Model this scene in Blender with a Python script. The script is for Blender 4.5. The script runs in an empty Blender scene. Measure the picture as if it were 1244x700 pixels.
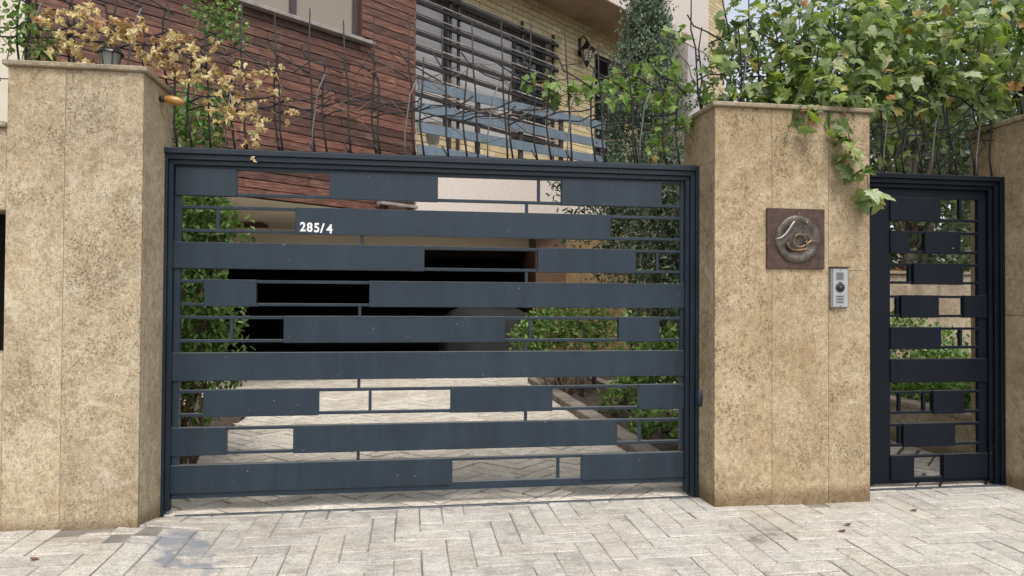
import bpy, bmesh, math, random
import numpy as np
from mathutils import Vector, Matrix, Euler
rnd = random.Random(7)
sc = bpy.context.scene
COL = sc.collection
PI = math.pi

# ------------------------------------------------------------------ camera
cam_d = bpy.data.cameras.new('camera'); cam = bpy.data.objects.new('camera', cam_d); COL.objects.link(cam)
sc.camera = cam
YAW, PITCH, ROLL = 0.14686, 0.01465, 0.00602
fw = Vector((math.sin(YAW)*math.cos(PITCH), math.cos(YAW)*math.cos(PITCH), math.sin(PITCH)))
rt = Vector((math.cos(YAW), -math.sin(YAW), 0)); up = rt.cross(fw)
r2 = rt*math.cos(ROLL)+up*math.sin(ROLL); u2 = r2.cross(fw)
cam.matrix_world = Matrix(((r2.x, u2.x, -fw.x, 0), (r2.y, u2.y, -fw.y, -4.436), (r2.z, u2.z, -fw.z, 1.3), (0, 0, 0, 1)))
cam_d.sensor_width = 36; cam_d.lens = 850/1244*36; cam_d.clip_start = 0.05; cam_d.clip_end = 2000

# ------------------------------------------------------------------ sky, sun, exposure
SUN_EL, SUN_AZ = math.radians(58), math.radians(172)      # azimuth clockwise from +Y
w = bpy.data.worlds.new('World'); sc.world = w; w.use_nodes = True
nt = w.node_tree; bg = nt.nodes['Background']
sky = nt.nodes.new('ShaderNodeTexSky'); sky.sky_type = 'NISHITA'; sky.sun_disc = False
sky.sun_elevation = SUN_EL; sky.sun_rotation = SUN_AZ; sky.air_density = 1.0; sky.dust_density = 3.0; sky.ozone_density = 1.0
hs = nt.nodes.new('ShaderNodeHueSaturation'); hs.inputs['Saturation'].default_value = 0.36; hs.inputs['Value'].default_value = 1.3
nt.links.new(sky.outputs[0], hs.inputs['Color']); nt.links.new(hs.outputs[0], bg.inputs[0]); bg.inputs[1].default_value = 0.15
sun_d = bpy.data.lights.new('sun', 'SUN'); sun = bpy.data.objects.new('sun', sun_d); COL.objects.link(sun)
sun_d.energy = 1.5; sun_d.angle = math.radians(22); sun_d.color = (1.0, 0.96, 0.90)
sd = Vector((math.sin(SUN_AZ)*math.cos(SUN_EL), math.cos(SUN_AZ)*math.cos(SUN_EL), math.sin(SUN_EL)))
sun.rotation_euler = sd.to_track_quat('Z', 'Y').to_euler(); sun.location = (2, -3, 12)
sc.view_settings.view_transform = 'Standard'; sc.view_settings.look = 'None'
sc.view_settings.exposure = 0.30; sc.view_settings.gamma = 1.0

# ------------------------------------------------------------------ materials
def new_mat(name):
    m = bpy.data.materials.new(name); m.use_nodes = True
    n = m.node_tree; b = n.nodes['Principled BSDF']
    return m, n, b
def N(n, t, **kw):
    x = n.nodes.new(t)
    for k, v in kw.items():
        if k in x.inputs: x.inputs[k].default_value = v
        else: setattr(x, k, v)
    return x
def pos_node(n, scale=(1, 1, 1), rot=(0, 0, 0), rnd_off=0.0):
    g = N(n, 'ShaderNodeNewGeometry'); mp = N(n, 'ShaderNodeMapping')
    mp.inputs['Scale'].default_value = scale; mp.inputs['Rotation'].default_value = rot
    n.links.new(g.outputs['Position'], mp.inputs[0])
    if rnd_off:
        oi = N(n, 'ShaderNodeObjectInfo'); mu = N(n, 'ShaderNodeMath', operation='MULTIPLY'); mu.inputs[1].default_value = rnd_off
        n.links.new(oi.outputs['Random'], mu.inputs[0])
        n.links.new(mu.outputs[0], mp.inputs['Location'])
    return mp.outputs[0]
def noise(n, vec, scale, detail=4, rough=0.55, dist=0.0):
    t = N(n, 'ShaderNodeTexNoise'); t.inputs['Scale'].default_value = scale; t.inputs['Detail'].default_value = detail
    t.inputs['Roughness'].default_value = rough; t.inputs['Distortion'].default_value = dist
    n.links.new(vec, t.inputs['Vector']); return t.outputs['Fac']
def ramp(n, fac, stops, interp='LINEAR'):
    r = N(n, 'ShaderNodeValToRGB'); r.color_ramp.interpolation = interp
    e = r.color_ramp.elements
    while len(e) < len(stops): e.new(0.5)
    for i, (p, c) in enumerate(stops):
        e[i].position = p; e[i].color = (c[0], c[1], c[2], 1) if hasattr(c, '__len__') else (c, c, c, 1)
    n.links.new(fac, r.inputs[0]); return r.outputs[0]
def mix(n, a, b, fac, mode='MIX'):
    m = N(n, 'ShaderNodeMix', data_type='RGBA', blend_type=mode)
    for sock, v in ((m.inputs[0], fac), (m.inputs[6], a), (m.inputs[7], b)):
        if hasattr(v, 'links') or isinstance(v, bpy.types.NodeSocket): n.links.new(v, sock)
        elif hasattr(v, '__len__'): sock.default_value = (v[0], v[1], v[2], 1)
        else: sock.default_value = v
    return m.outputs[2]
def bump(n, b, h, strength, dist=0.01):
    x = N(n, 'ShaderNodeBump'); x.inputs['Strength'].default_value = strength; x.inputs['Distance'].default_value = dist
    n.links.new(h, x.inputs['Height']); n.links.new(x.outputs[0], b.inputs['Normal'])
def objrand(n):
    return N(n, 'ShaderNodeObjectInfo').outputs['Random']
def math_(n, op, a, b=None):
    m = N(n, 'ShaderNodeMath', operation=op)
    for i, v in enumerate((a, b)):
        if v is None: continue
        if isinstance(v, bpy.types.NodeSocket): n.links.new(v, m.inputs[i])
        else: m.inputs[i].default_value = v
    return m.outputs[0]

def m_simple(name, col, rough=0.6, metal=0.0, nscale=8, namp=0.25, bscale=40, bstr=0.15, spec=0.5):
    m, n, b = new_mat(name)
    v = pos_node(n)
    f = noise(n, v, nscale, 5, 0.6)
    d = tuple(c*(1-namp) for c in col); l = tuple(min(1, c*(1+namp)) for c in col)
    n.links.new(ramp(n, f, [(0.3, d), (0.7, l)]), b.inputs['Base Color'])
    b.inputs['Roughness'].default_value = rough; b.inputs['Metallic'].default_value = metal
    b.inputs['Specular IOR Level'].default_value = spec
    if bstr: bump(n, b, noise(n, v, bscale, 4), bstr, 0.004)
    return m

def m_travertine(name, dark, mid, light, pit=1.0, vertical=True):
    m, n, b = new_mat(name)
    v = pos_node(n, rnd_off=7.0)
    cloud = noise(n, v, 2.3, 6, 0.62, 0.6)
    fine = noise(n, v, 21, 6, 0.7)
    patch = noise(n, v, 1.4, 4, 0.6, 0.5)
    c = ramp(n, cloud, [(0.25, dark), (0.47, mid), (0.72, light)])
    f2 = ramp(n, fine, [(0.3, 0.72), (0.5, 1.0), (0.7, 1.12)])
    c = mix(n, c, f2, 1.0, 'MULTIPLY')
    rr = ramp(n, objrand(n), [(0, (0.93, 0.92, 0.9)), (1, (1.06, 1.04, 1.0))])
    c = mix(n, c, rr, 1.0, 'MULTIPLY')
    # pits: small irregular dark holes in patches
    vs = pos_node(n, (1, 1, 0.8), rnd_off=3.0)
    p1 = noise(n, vs, 85, 4, 0.65, 0.5)
    p2 = noise(n, vs, 4.5, 4, 0.6)
    thr = math_(n, 'ADD', p1, math_(n, 'MULTIPLY', p2, 0.42*pit))
    pits = ramp(n, thr, [(0.795, 0.0), (0.835, 1.0)])
    mot = noise(n, vs, 38, 5, 0.72, 0.3)
    c = mix(n, c, (0.66, 0.60, 0.52), math_(n, 'MULTIPLY', ramp(n, mot, [(0.47, 0.0), (0.62, 1.0)]), 0.42), 'MULTIPLY')
    c = mix(n, c, (1.16, 1.17, 1.2), math_(n, 'MULTIPLY', ramp(n, mot, [(0.32, 1.0), (0.47, 0.0)]), 0.5), 'MULTIPLY')
    c = mix(n, c, (dark[0]*0.42, dark[1]*0.37, dark[2]*0.33), math_(n, 'MULTIPLY', math_(n, 'MULTIPLY', pits, ramp(n, patch, [(0.38, 0.25), (0.6, 1.0)])), 0.7))
    gn = noise(n, vs, 170, 3, 0.75)
    c = mix(n, c, ramp(n, gn, [(0.36, 0.60), (0.5, 1.0), (0.64, 1.26)]), 0.8, 'MULTIPLY')
    s2 = noise(n, vs, 110, 3, 0.6)
    c = mix(n, c, (dark[0]*0.5, dark[1]*0.46, dark[2]*0.42), math_(n, 'MULTIPLY', ramp(n, s2, [(0.60, 0.0), (0.66, 1.0)]), 0.65))
    blot = noise(n, v, 3.6, 6, 0.7, 1.2)
    c = mix(n, c, (0.80, 0.70, 0.58), math_(n, 'MULTIPLY', ramp(n, blot, [(0.50, 0.0), (0.60, 1.0)]), 0.35), 'MULTIPLY')
    c = mix(n, c, (light[0]*1.12, light[1]*1.14, light[2]*1.22), math_(n, 'MULTIPLY', ramp(n, noise(n, v, 5.2, 6, 0.72, 1.5), [(0.57, 0.0), (0.66, 1.0)]), 0.45))
    # rain streaks and grime
    st = noise(n, pos_node(n, (9, 9, 0.7)), 1.0, 4, 0.6)
    c = mix(n, c, (0.72, 0.68, 0.62), math_(n, 'MULTIPLY', ramp(n, st, [(0.5, 0.0), (0.75, 1.0)]), 0.35), 'MULTIPLY')
    # damp dirt just above the pavement and soot right under the coping
    g = N(n, 'ShaderNodeNewGeometry'); sp = N(n, 'ShaderNodeSeparateXYZ'); n.links.new(g.outputs['Position'], sp.inputs[0])
    zz = math_(n, 'ADD', sp.outputs[2], math_(n, 'MULTIPLY', fine, -0.12))
    low = ramp(n, zz, [(0.0, 1.0), (0.06, 0.0)])
    c = mix(n, c, (0.42, 0.36, 0.30), math_(n, 'MULTIPLY', low, 0.75), 'MULTIPLY')
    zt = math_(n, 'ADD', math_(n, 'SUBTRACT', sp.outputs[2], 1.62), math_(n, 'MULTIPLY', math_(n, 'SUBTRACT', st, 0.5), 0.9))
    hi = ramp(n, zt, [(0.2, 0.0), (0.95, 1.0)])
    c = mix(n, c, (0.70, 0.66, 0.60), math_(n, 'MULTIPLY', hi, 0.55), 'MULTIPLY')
    n.links.new(c, b.inputs['Base Color']); b.inputs['Roughness'].default_value = 0.82
    b.inputs['Specular IOR Level'].default_value = 0.25
    h = math_(n, 'SUBTRACT', math_(n, 'ADD', math_(n, 'ADD', fine, math_(n, 'MULTIPLY', gn, 0.7)), math_(n, 'MULTIPLY', mot, -0.8)), math_(n, 'MULTIPLY', pits, 0.8)); bump(n, b, h, 0.6, 0.006)
    return m
def m_paver(name, tones, stain=True):
    m, n, b = new_mat(name)
    v = pos_node(n, rnd_off=5.0)
    at = N(n, 'ShaderNodeAttribute', attribute_name='tint')
    r = math_(n, 'FRACT', math_(n, 'ADD', objrand(n), at.outputs['Fac']))
    c = ramp(n, r, [(i/(len(tones)-1), t) for i, t in enumerate(tones)])
    f = noise(n, v, 9, 6, 0.68, 0.5)
    c = mix(n, c, ramp(n, f, [(0.28, (0.72, 0.71, 0.69)), (0.5, (1, 1, 1)), (0.72, (1.13, 1.12, 1.1))]), 1.0, 'MULTIPLY')
    vein = noise(n, pos_node(n, (3, 14, 3), (0, 0, 0.2), rnd_off=9.0), 2.6, 5, 0.7, 0.8)
    c = mix(n, c, (0.76, 0.73, 0.69), math_(n, 'MULTIPLY', ramp(n, vein, [(0.52, 0.0), (0.66, 1.0)]), 0.45), 'MULTIPLY')
    sp = noise(n, v, 55, 5, 0.65)
    c = mix(n, c, (0.30, 0.27, 0.23), math_(n, 'MULTIPLY', ramp(n, sp, [(0.60, 0.0), (0.68, 1.0)]), 0.55))
    big = noise(n, pos_node(n), 1.7, 5, 0.65, 0.4)
    c = mix(n, c, ramp(n, big, [(0.3, (0.80, 0.775, 0.75)), (0.5, (0.98, 0.98, 0.97)), (0.7, (1.16, 1.16, 1.15))]), 1.0, 'MULTIPLY')
    lay1 = noise(n, pos_node(n, (4, 30, 4), rnd_off=4.0), 2.4, 6, 0.75, 0.6)
    c = mix(n, c, ramp(n, lay1, [(0.34, (0.72, 0.70, 0.67)), (0.5, (1, 1, 1)), (0.66, (1.24, 1.24, 1.23))]), 0.75, 'MULTIPLY')
    g9 = noise(n, v, 95, 4, 0.8)
    c = mix(n, c, ramp(n, g9, [(0.38, 0.62), (0.5, 1.0), (0.62, 1.28)]), 0.85, 'MULTIPLY')
    # worn pale crust
    cr = noise(n, v, 24, 6, 0.75)
    c = mix(n, c, (0.62, 0.58, 0.52), math_(n, 'MULTIPLY', ramp(n, cr, [(0.55, 0.0), (0.68, 1.0)]), 0.45))
    if stain:
        g = N(n, 'ShaderNodeNewGeometry')
        wob = N(n, 'ShaderNodeTexNoise'); wob.inputs['Scale'].default_value = 4.5; wob.inputs['Detail'].default_value = 3
        n.links.new(g.outputs['Position'], wob.inputs['Vector'])
        wv = N(n, 'ShaderNodeVectorMath', operation='SUBTRACT'); n.links.new(wob.outputs['Color'], wv.inputs[0]); wv.inputs[1].default_value = (.5, .5, .5)
        ws = N(n, 'ShaderNodeVectorMath', operation='SCALE'); n.links.new(wv.outputs[0], ws.inputs[0]); ws.inputs['Scale'].default_value = 0.75
        pa = N(n, 'ShaderNodeVectorMath', operation='ADD'); n.links.new(g.outputs['Position'], pa.inputs[0]); n.links.new(ws.outputs[0], pa.inputs[1])
        def spot(x, y, rx, ry, rot, col, amt):
            nonlocal c
            mp = N(n, 'ShaderNodeMapping', vector_type='TEXTURE'); mp.inputs['Location'].default_value = (x, y, 0); mp.inputs['Rotation'].default_value = (0, 0, rot)
            mp.inputs['Scale'].default_value = (rx, ry, 50)
            n.links.new(pa.outputs[0], mp.inputs[0])
            ln = N(n, 'ShaderNodeVectorMath', operation='LENGTH'); n.links.new(mp.outputs[0], ln.inputs[0])
            k = ramp(n, ln.outputs['Value'], [(0.35, 1.0), (1.0, 0.0)])
            c = mix(n, c, col, math_(n, 'MULTIPLY', k, amt))
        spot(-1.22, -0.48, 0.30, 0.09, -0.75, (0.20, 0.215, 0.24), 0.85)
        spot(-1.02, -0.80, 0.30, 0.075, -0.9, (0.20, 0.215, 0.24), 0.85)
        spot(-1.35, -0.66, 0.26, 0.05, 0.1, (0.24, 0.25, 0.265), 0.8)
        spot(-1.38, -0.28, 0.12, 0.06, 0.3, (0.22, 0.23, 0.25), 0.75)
        spot(1.98, -0.80, 0.16, 0.05, 0.1, (0.12, 0.10, 0.08), 0.6)
        spot(2.2, -0.42, 0.5, 0.06, 0.0, (0.33, 0.28, 0.22), 0.35)
        spot(-1.75, -0.48, 0.35, 0.05, 0.0, (0.28, 0.19, 0.12), 0.45)
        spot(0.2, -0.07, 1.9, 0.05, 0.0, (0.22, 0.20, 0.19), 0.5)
    n.links.new(c, b.inputs['Base Color']); b.inputs['Roughness'].default_value = 0.72; b.inputs['Specular IOR Level'].default_value = 0.35
    bump(n, b, math_(n, 'ADD', math_(n, 'ADD', f, math_(n, 'MULTIPLY', g9, 0.4)), math_(n, 'MULTIPLY', sp, -0.4)), 0.6, 0.009)
    return m
def m_paint(name, col, rough=0.45, wear=True, dusty=1.0, spec=0.4):
    m, n, b = new_mat(name); b.inputs['Specular IOR Level'].default_value = spec
    v = pos_node(n)
    streak = noise(n, pos_node(n, (6, 6, 0.5)), 2.2, 5, 0.6)
    c = ramp(n, streak, [(0.3, tuple(x*0.82 for x in col)), (0.7, tuple(x*1.2 for x in col))])
    dust = noise(n, v, 3.0, 6, 0.7)
    c = mix(n, c, tuple(x*(1+0.5*dusty)+0.006*dusty for x in col), math_(n, 'MULTIPLY', ramp(n, dust, [(0.45, 0.0), (0.75, 1.0)]), 0.5))
    # dust settles on upward faces
    g = N(n, 'ShaderNodeNewGeometry'); sp = N(n, 'ShaderNodeSeparateXYZ'); n.links.new(g.outputs['Normal'], sp.inputs[0])
    upf = ramp(n, sp.outputs[2], [(0.5, 0.0), (0.9, 1.0)])
    c = mix(n, c, (0.22, 0.22, 0.21), math_(n, 'MULTIPLY', upf, 0.5*dusty))
    drip = noise(n, pos_node(n, (38, 38, 1.1)), 1.3, 4, 0.65)
    c = mix(n, c, tuple(min(1, x*1.7+0.012*dusty) for x in col), math_(n, 'MULTIPLY', ramp(n, drip, [(0.56, 0.0), (0.72, 1.0)]), 0.22))
    if wear:
        ch = noise(n, v, 48, 3, 0.6)
        c = mix(n, c, (0.35, 0.30, 0.24), ramp(n, ch, [(0.735, 0.0), (0.76, 1.0)]))
    n.links.new(c, b.inputs['Base Color'])
    rr = ramp(n, dust, [(0.3, rough*0.85), (0.7, min(1, rough*1.3))]); n.links.new(rr, b.inputs['Roughness'])
    bump(n, b, noise(n, v, 14, 3), 0.05, 0.006)
    return m
def m_wood(name, tones, vecrot, rough=0.6):
    m, n, b = new_mat(name)
    v = pos_node(n, (1, 1, 1), (0, 0, -vecrot), rnd_off=11.0)
    mp = N(n, 'ShaderNodeMapping'); mp.inputs['Scale'].default_value = (1.4, 16, 17); n.links.new(v, mp.inputs[0])
    gr = noise(n, mp.outputs[0], 3.2, 7, 0.68, 0.7)
    c = ramp(n, gr, [(0.28, tones[0]), (0.5, tones[1]), (0.72, tones[2])])
    rr = ramp(n, objrand(n), [(0, (0.50, 0.48, 0.48)), (0.5, (1, 1, 1)), (1, (1.5, 1.4, 1.35))])
    c = mix(n, c, rr, 1.0, 'MULTIPLY')
    bl = noise(n, v, 5.5, 5, 0.7)
    c = mix(n, c, (0.22, 0.15, 0.12), math_(n, 'MULTIPLY', ramp(n, bl, [(0.58, 0.0), (0.72, 1.0)]), 0.5))
    n.links.new(c, b.inputs['Base Color']); b.inputs['Roughness'].default_value = rough
    bump(n, b, gr, 0.5, 0.006)
    return m
def m_leaf(name, stops, rough=0.5, trans=0.3):
    m, n, b = new_mat(name)
    at = N(n, 'ShaderNodeAttribute', attribute_name='tint')
    r = math_(n, 'FRACT', math_(n, 'ADD', objrand(n), at.outputs['Fac']))
    c = ramp(n, r, stops)
    sp = noise(n, pos_node(n), 60, 3)
    c = mix(n, c, ramp(n, sp, [(0.35, 0.82), (0.65, 1.15)]), 1.0, 'MULTIPLY')
    n.links.new(c, b.inputs['Base Color']); b.inputs['Roughness'].default_value = rough
    b.inputs['Specular IOR Level'].default_value = 0.4
    tr = N(n, 'ShaderNodeBsdfTranslucent'); 
    cc = mix(n, c, (1.2, 1.5, 0.5), 1.0, 'MULTIPLY'); n.links.new(cc, tr.inputs[0])
    ms = N(n, 'ShaderNodeMixShader'); ms.inputs[0].default_value = trans
    n.links.new(b.outputs[0], ms.inputs[1]); n.links.new(tr.outputs[0], ms.inputs[2])
    n.links.new(ms.outputs[0], n.nodes['Material Output'].inputs[0])
    return m
def m_glass(name, tint=(0.05, 0.05, 0.05), rough=0.04):
    m, n, b = new_mat(name)
    b.inputs['Base Color'].default_value = (*tint, 1); b.inputs['Roughness'].default_value = rough
    b.inputs['Specular IOR Level'].default_value = 0.9
    return m

M = {}
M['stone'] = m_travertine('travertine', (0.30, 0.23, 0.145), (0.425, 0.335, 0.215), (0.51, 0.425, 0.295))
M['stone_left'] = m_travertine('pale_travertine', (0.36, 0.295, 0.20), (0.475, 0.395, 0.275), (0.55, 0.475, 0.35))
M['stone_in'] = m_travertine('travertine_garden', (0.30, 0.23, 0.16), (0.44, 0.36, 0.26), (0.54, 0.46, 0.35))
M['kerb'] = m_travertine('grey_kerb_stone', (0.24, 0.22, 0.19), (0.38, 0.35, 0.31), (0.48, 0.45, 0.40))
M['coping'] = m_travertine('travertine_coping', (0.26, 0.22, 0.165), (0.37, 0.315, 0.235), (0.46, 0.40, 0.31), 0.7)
M['paver'] = m_paver('paving_stone', [(0.45, 0.425, 0.385), (0.50, 0.475, 0.43), (0.46, 0.42, 0.37), (0.52, 0.495, 0.45), (0.43, 0.40, 0.36), (0.51, 0.47, 0.405), (0.49, 0.47, 0.43)])
M['paver_in'] = m_paver('driveway_stone', [(0.48, 0.43, 0.36), (0.62, 0.57, 0.49), (0.55, 0.50, 0.43), (0.64, 0.59, 0.51)], False)
M['mortar'] = m_simple('joint_sand', (0.20, 0.18, 0.155), 0.9, nscale=5, namp=0.4)
M['joint_pale'] = m_simple('stone_joint_filler', (0.31, 0.245, 0.155), 0.9)
M['soil'] = m_simple('soil', (0.06, 0.043, 0.03), 0.95, nscale=14, namp=0.6, bstr=0.8)
M['navy'] = m_paint('navy_gate_paint', (0.0135, 0.0245, 0.037), 0.38)
M['navy_frame'] = m_paint('navy_frame_paint', (0.0085, 0.0160, 0.0255), 0.42)
M['navy_dark'] = m_paint('dark_gate_navy', (0.004, 0.0065, 0.011), 0.5, True, 0.4, 0.16)  # narrow gate: much darker, less glossy version of the wide gate's navy
M['steel_track'] = m_simple('worn_track_steel', (0.10, 0.11, 0.125), 0.5, 0.4)
M['rod'] = m_simple('blackened_rod', (0.014, 0.013, 0.014), 0.55, 0.0, spec=0.4, bstr=0.3)
M['rod_light'] = m_simple('faded_rod', (0.12, 0.115, 0.11), 0.6)
M['plank'] = m_wood('stained_plank', [(0.022, 0.011, 0.008), (0.108, 0.043, 0.028), (0.275, 0.135, 0.088)], 0.6764)
M['dark_wood'] = m_wood('brown_panel_wood', [(0.06, 0.03, 0.014), (0.11, 0.055, 0.027), (0.16, 0.085, 0.04)], 0.6764)
M['brown_metal'] = m_simple('brown_window_metal', (0.05, 0.035, 0.032), 0.45, nscale=20)
M['sill'] = m_simple('sill_stone', (0.27, 0.235, 0.215), 0.7)
M['brick'] = m_simple('yellow_brick', (0.55, 0.45, 0.27), 0.85, nscale=7, namp=0.25, bstr=0.4)
M['brick_joint'] = m_simple('pale_brick_mortar', (0.62, 0.57, 0.44), 0.9)
M['soffit'] = m_simple('beige_soffit_plaster', (0.72, 0.64, 0.52), 0.85, nscale=1.5, namp=0.08, bstr=0.1)
M['soffit_brown'] = m_simple('brown_soffit_plaster', (0.28, 0.20, 0.14), 0.85, nscale=2.5, namp=0.25)
M['pink'] = m_simple('pinkish_granite_plaster', (0.62, 0.54, 0.48), 0.8, nscale=60, namp=0.2)
M['greywall'] = m_simple('pale_grey_render', (0.50, 0.47, 0.46), 0.85, nscale=3, namp=0.08)
M['cream'] = m_simple('cream_render', (0.68, 0.62, 0.50), 0.85, nscale=2, namp=0.08)
M['taupe'] = m_simple('taupe_render', (0.30, 0.25, 0.22), 0.85, nscale=2, namp=0.1)
M['slate'] = m_paint('slate_blue_railing', (0.125, 0.162, 0.195), 0.6, False)
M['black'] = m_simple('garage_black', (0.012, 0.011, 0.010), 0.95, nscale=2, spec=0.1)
M['glass'] = m_glass('window_glass', (0.24, 0.19, 0.14), 0.08)
M['curtain'] = m_simple('pale_blind', (0.74, 0.71, 0.69), 0.8, nscale=1.5, namp=0.1)
M['drape'] = m_simple('cover_cloth', (0.010, 0.0088, 0.008), 0.85, nscale=3, namp=0.3)
M['bark'] = m_simple('bark', (0.10, 0.078, 0.058), 0.95, nscale=25, namp=0.5, bstr=1.0)
M['twig'] = m_simple('dry_twig', (0.16, 0.11, 0.075), 0.9)
M['white'] = m_simple('white_paint', (0.75, 0.75, 0.74), 0.5, nscale=30, namp=0.04, bstr=0)
M['whitewall'] = m_simple('white_render', (0.72, 0.66, 0.58), 0.8, namp=0.08)
M['copper'] = m_simple('rusty_copper', (0.075, 0.043, 0.032), 0.5, 0.35, nscale=20, namp=0.45, bstr=0.6)
M['copper_dish'] = m_simple('pewter_dish', (0.105, 0.085, 0.072), 0.42, 0.55, nscale=25, namp=0.5, bscale=70, bstr=0.8)
M['copper_bright'] = m_simple('polished_strip', (0.30, 0.26, 0.23), 0.42, 0.6, nscale=20, namp=0.3)
M['bronze'] = m_simple('bronze_strip', (0.19, 0.12, 0.07), 0.45, 0.7, nscale=20, namp=0.4)
M['alu'] = m_simple('brushed_aluminium', (0.25, 0.26, 0.255), 0.42, 0.5, nscale=60, namp=0.1)
M['alu_lt'] = m_simple('pale_aluminium', (0.34, 0.36, 0.35), 0.5, 0.2, nscale=60, namp=0.08)
M['plastic'] = m_simple('black_plastic', (0.012, 0.012, 0.012), 0.3, bstr=0)
M['lens'] = m_glass('camera_lens', (0.02, 0.02, 0.025), 0.1)
M['amber'] = m_glass('amber_lens', (0.36, 0.17, 0.025), 0.4)
M['lampglass'] = m_glass('greenish_lamp_glass', (0.20, 0.22, 0.19), 0.2)
M['creamglass'] = m_glass('cream_lamp_glass', (0.62, 0.58, 0.45), 0.4)
M['pot'] = m_simple('white_plastic_pot', (0.62, 0.60, 0.56), 0.5, namp=0.1)
G1 = [(0.0, (0.06, 0.10, 0.025)), (0.25, (0.13, 0.18, 0.05)), (0.5, (0.19, 0.25, 0.10)), (0.75, (0.27, 0.33, 0.07)), (0.90, (0.38, 0.43, 0.27)), (0.975, (0.42, 0.36, 0.09)), (1.0, (0.32, 0.13, 0.05))]
M['vine'] = m_leaf('vine_leaf', G1)
M['tendril'] = m_leaf('bright_vine_leaf', [(0, (0.09, 0.16, 0.025)), (0.5, (0.17, 0.26, 0.05)), (0.85, (0.25, 0.32, 0.14)), (0.97, (0.30, 0.28, 0.08)), (1, (0.25, 0.12, 0.06))])
M['dried'] = m_leaf('dried_leaf', [(0, (0.26, 0.14, 0.07)), (0.3, (0.56, 0.41, 0.21)), (0.8, (0.72, 0.60, 0.36)), (1, (0.40, 0.20, 0.10))], 0.6, 0.2)
M['shrub'] = m_leaf('shrub_leaf', [(0, (0.045, 0.075, 0.03)), (0.5, (0.09, 0.145, 0.055)), (0.85, (0.15, 0.22, 0.08)), (1, (0.24, 0.30, 0.12))], 0.45)
M['shrub_lt'] = m_leaf('bright_shrub_leaf', [(0, (0.05, 0.09, 0.02)), (0.5, (0.12, 0.2, 0.05)), (1, (0.24, 0.33, 0.10))], 0.4)
M['grey_leaf'] = m_leaf('grey_green_leaf', [(0, (0.025, 0.035, 0.02)), (0.6, (0.05, 0.07, 0.04)), (0.85, (0.12, 0.14, 0.10)), (1, (0.32, 0.33, 0.28))], 0.4)
M['conifer'] = m_leaf('conifer_needles', [(0, (0.045, 0.072, 0.038)), (0.6, (0.10, 0.145, 0.082)), (1, (0.20, 0.25, 0.155))], 0.6, 0.1)
M['tree'] = m_leaf('tree_leaf', [(0, (0.06, 0.08, 0.045)), (0.6, (0.11, 0.145, 0.085)), (1, (0.22, 0.25, 0.17))], 0.5)
M['grassy'] = m_leaf('strap_leaf', [(0, (0.08, 0.15, 0.03)), (0.6, (0.18, 0.30, 0.06)), (1, (0.32, 0.42, 0.15))], 0.4)

# ------------------------------------------------------------------ builders
ORG = {}
def root(name, label, cat, loc=(0, 0, 0), group=None):
    o = bpy.data.objects.new(name, None); COL.objects.link(o); o.location = loc; o.empty_display_size = 0.1
    ORG[o] = Vector(loc); o['label'] = label; o['category'] = cat
    if group: o['group'] = group
    return o
def tag(o, label, cat, group=None):
    o['label'] = label; o['category'] = cat
    if group: o['group'] = group
    return o
def place(o, parent, origin):
    """origin: world position of the object's own origin (unrotated ancestors only)"""
    po = ORG.get(parent, Vector((0, 0, 0))) if parent else Vector((0, 0, 0))
    if parent: o.parent = parent
    o.location = Vector(origin)-po; ORG[o] = Vector(origin)
def mesh_obj(name, V, F, mat, parent=None, kind=None, origin=None, smooth=False, tint=None, label=None):
    """V in world coordinates"""
    V = np.asarray(V, dtype=np.float32)
    if origin is None: origin = (float(V[:, 0].mean()), float(V[:, 1].mean()), float(V[:, 2].min()))
    me = bpy.data.meshes.new(name)
    me.from_pydata((V-np.array(origin, dtype=np.float32)).tolist(), [], F)
    if smooth: me.polygons.foreach_set('use_smooth', [True]*len(me.polygons))
    if mat is not None: me.materials.append(mat)
    if tint is not None:
        a = me.attributes.new('tint', 'FLOAT', 'POINT'); a.data.foreach_set('value', np.asarray(tint, dtype=np.float32))
    me.update()
    o = bpy.data.objects.new(name, me); COL.objects.link(o); place(o, parent, origin)
    if kind: o['kind'] = kind
    if label: o['label'] = label
    return o
def inst(name, me, parent, loc, rot=(0, 0, 0), scale=(1, 1, 1)):
    o = bpy.data.objects.new(name, me); COL.objects.link(o); place(o, parent, loc)
    o.rotation_euler = rot; o.scale = scale; return o
BF = [(0, 3, 2, 1), (4, 5, 6, 7), (0, 1, 5, 4), (1, 2, 6, 5), (2, 3, 7, 6), (3, 0, 4, 7)]
def bevel_box(x0, x1, y0, y1, z0, z1, c=0.0):
    """all-edge chamfered box, 24 verts"""
    if c <= 0:
        return [(x0, y0, z0), (x1, y0, z0), (x1, y1, z0), (x0, y1, z0), (x0, y0, z1), (x1, y0, z1), (x1, y1, z1), (x0, y1, z1)], list(BF)
    c = min(c, (x1-x0)*.45, (y1-y0)*.45, (z1-z0)*.45)
    bm = bmesh.new()
    vs = [bm.verts.new(p) for p in bevel_box(x0, x1, y0, y1, z0, z1)[0]]
    for f in BF: bm.faces.new([vs[i] for i in f])
    bmesh.ops.bevel(bm, geom=bm.edges[:], offset=c, segments=1, affect='EDGES')
    V = [tuple(v.co) for v in bm.verts]; bm.verts.index_update()
    F = [[v.index for v in f.verts] for f in bm.faces]; bm.free()
    return V, F
def box(name, x0, x1, y0, y1, z0, z1, mat, parent=None, c=0.0, kind=None, xf=None, label=None):
    V, F = bevel_box(x0, x1, y0, y1, z0, z1, c)
    if xf: V = [xf(*v) for v in V]
    return mesh_obj(name, V, F, mat, parent, kind, label=label)
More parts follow.
